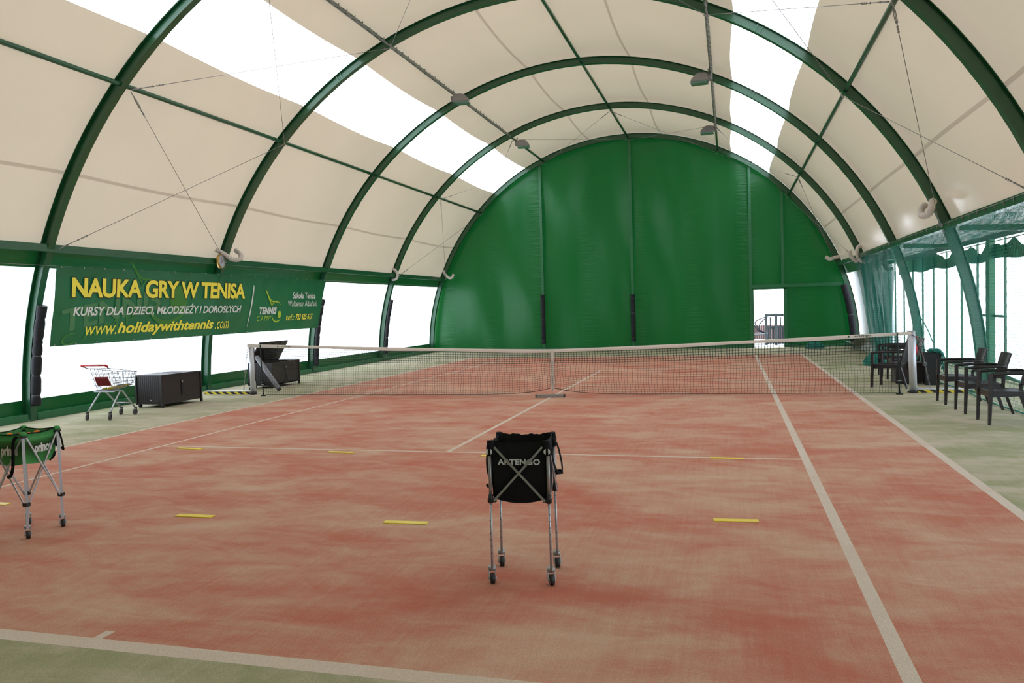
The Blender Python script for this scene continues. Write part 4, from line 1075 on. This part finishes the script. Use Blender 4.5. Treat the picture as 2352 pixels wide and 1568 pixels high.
# planter with netting on it
mb = MB()
b0, b1, h = .115, .155, .64; vs = []
for s, z in ((b0, 0), (b1, h), (b1-.012, h), (b0-.01, .05)):
    for x, y in ((-1, -1), (1, -1), (1, 1), (-1, 1)): vs.append((7.27+x*s, 2.02+y*s, z))
mb.add(vs, [(3, 2, 1, 0)]+[(i*4+j, i*4+(j+1) % 4, (i+1)*4+(j+1) % 4, (i+1)*4+j) for i in range(3) for j in range(4)]+[(12, 13, 14, 15)])
solo('planter', mb, 'black', 'tall black tapered planter box beside the net curtain', 'planter')
rnd = random.Random(4); mb = MB()
for k in range(90):
    x = 7.27+rnd.uniform(-.08, .19); y = 2.0+rnd.uniform(-.17, .15); pts = []
    z = h+rnd.uniform(.0, .06)
    for i in range(5):
        pts.append((x, y, z)); x += rnd.uniform(-.05, .07); y += rnd.uniform(-.05, .05)
        z = (h+.05+rnd.uniform(-.03, .03)) if x < 7.42 else z-rnd.uniform(.05, .16)
    mb.tube(spline(pts, 3), .005, 4, False)
solo('draped_netting', mb, 'greencord', 'tangle of green netting draped over the black planter', 'net', None, 'stuff')
mb = MB(); mb.tube(spline([(7.12, 1.2, .9), (7.0, 1.0, 1.12), (6.86, .9, 1.36), (6.80, .8, 1.36), (6.74, .7, 1.2), (6.68, .68, 1.0)], 5), .008, 6)
solo('hanging_cord', mb, 'greencord', 'thin cord looped up behind the right net post', 'cord')

# ================================================================== outside the door
mb = MB(); mb.grid(lambda u, v: (-60+120*u, -60+120*v, -.04), 1, 1); struct('floor_outside', mb, 'snow')
t = thing('pallet', 'weathered grey wooden pallet standing upright outside the open door', 'pallet', (5.22, 18.6, -.04))
mb = MB()
for z, hh in ((1.12, .10), (.62, .10), (.03, .12)): mb.box((4.84, 18.57, z), (5.95, 18.6, z+hh))
part('cross_boards', mb, 'oldwood', t, world=True)
for x, w in ((4.79, .09), (5.16, .11), (5.55, .1), (5.86, .09)):
    mb = MB(); mb.box((x, 18.48, -.04), (x+w, 18.57, 1.24)); part('upright_board', mb, 'oldwood', t, world=True)
for x, zt in ((4.98, 1.1), (5.36, 1.1), (5.7, 1.1), (4.90, .62), (5.08, .62), (5.29, .62), (5.45, .62), (5.66, .62)):
    mb = MB(); mb.box((x, 18.61, .0), (x+.06, 18.65, zt)); part('back_slat', mb, 'oldwood', t, world=True)
mb = MB()
for k in range(5): mb.box((4.0-.02*(k % 2), 19.3+.14*k, .34), (5.0, 19.42+.14*k, .38))
for x in (4.05, 4.85): mb.box((x, 19.35, -.04), (x+.08, 19.9, .34))
solo('wooden_bench', mb, 'oldwood', 'low grey wooden bench top behind the upright pallet outside', 'bench')
mb = MB()
for pts in ([(4.85, 19.0, .45), (4.65, 19.0, .52), (4.5, 19.0, .68), (4.42, 19.0, .9), (4.7, 19.1, 1.05), (5.0, 19.1, 1.15)], [(4.85, 19.0, .42), (4.6, 19.0, .5), (4.3, 19.0, .55)], [(4.62, 19.0, .5), (4.58, 19.0, .75), (4.75, 19.0, .98), (4.95, 19.0, 1.08)], [(4.75, 19, .44), (4.48, 19, .6), (4.34, 19, .85)]):
    mb.tube(spline(pts, 6), .022, 6)
mb.tube([(4.85, 19.0, .45), (4.85, 19.0, -.04)], .03, 6)
solo('bentwood_chair', mb, 'branch', 'dark curved bentwood frame outside the door, left of the pallet', 'chair')
mb = MB()
for k in range(60): mb.box((2+.1*k, 24, -.04), (2.097+.1*k, 24.02, .60+.01*(k % 3)))
solo('board_fence', mb, 'fence', 'low brown board fence far outside the door', 'fence')
mb = MB()
for z in (1.42, 2.35): mb.tube([(0, 24.5, z), (10, 24.5, z)], .012, 5)
for x in (1, 9): mb.tube([(x, 24.5, -.04), (x, 24.5, 2.36)], .02, 6)
solo('wire_fence', mb, 'zinc', 'thin horizontal rails of a fence in the bright daylight outside', 'fence')
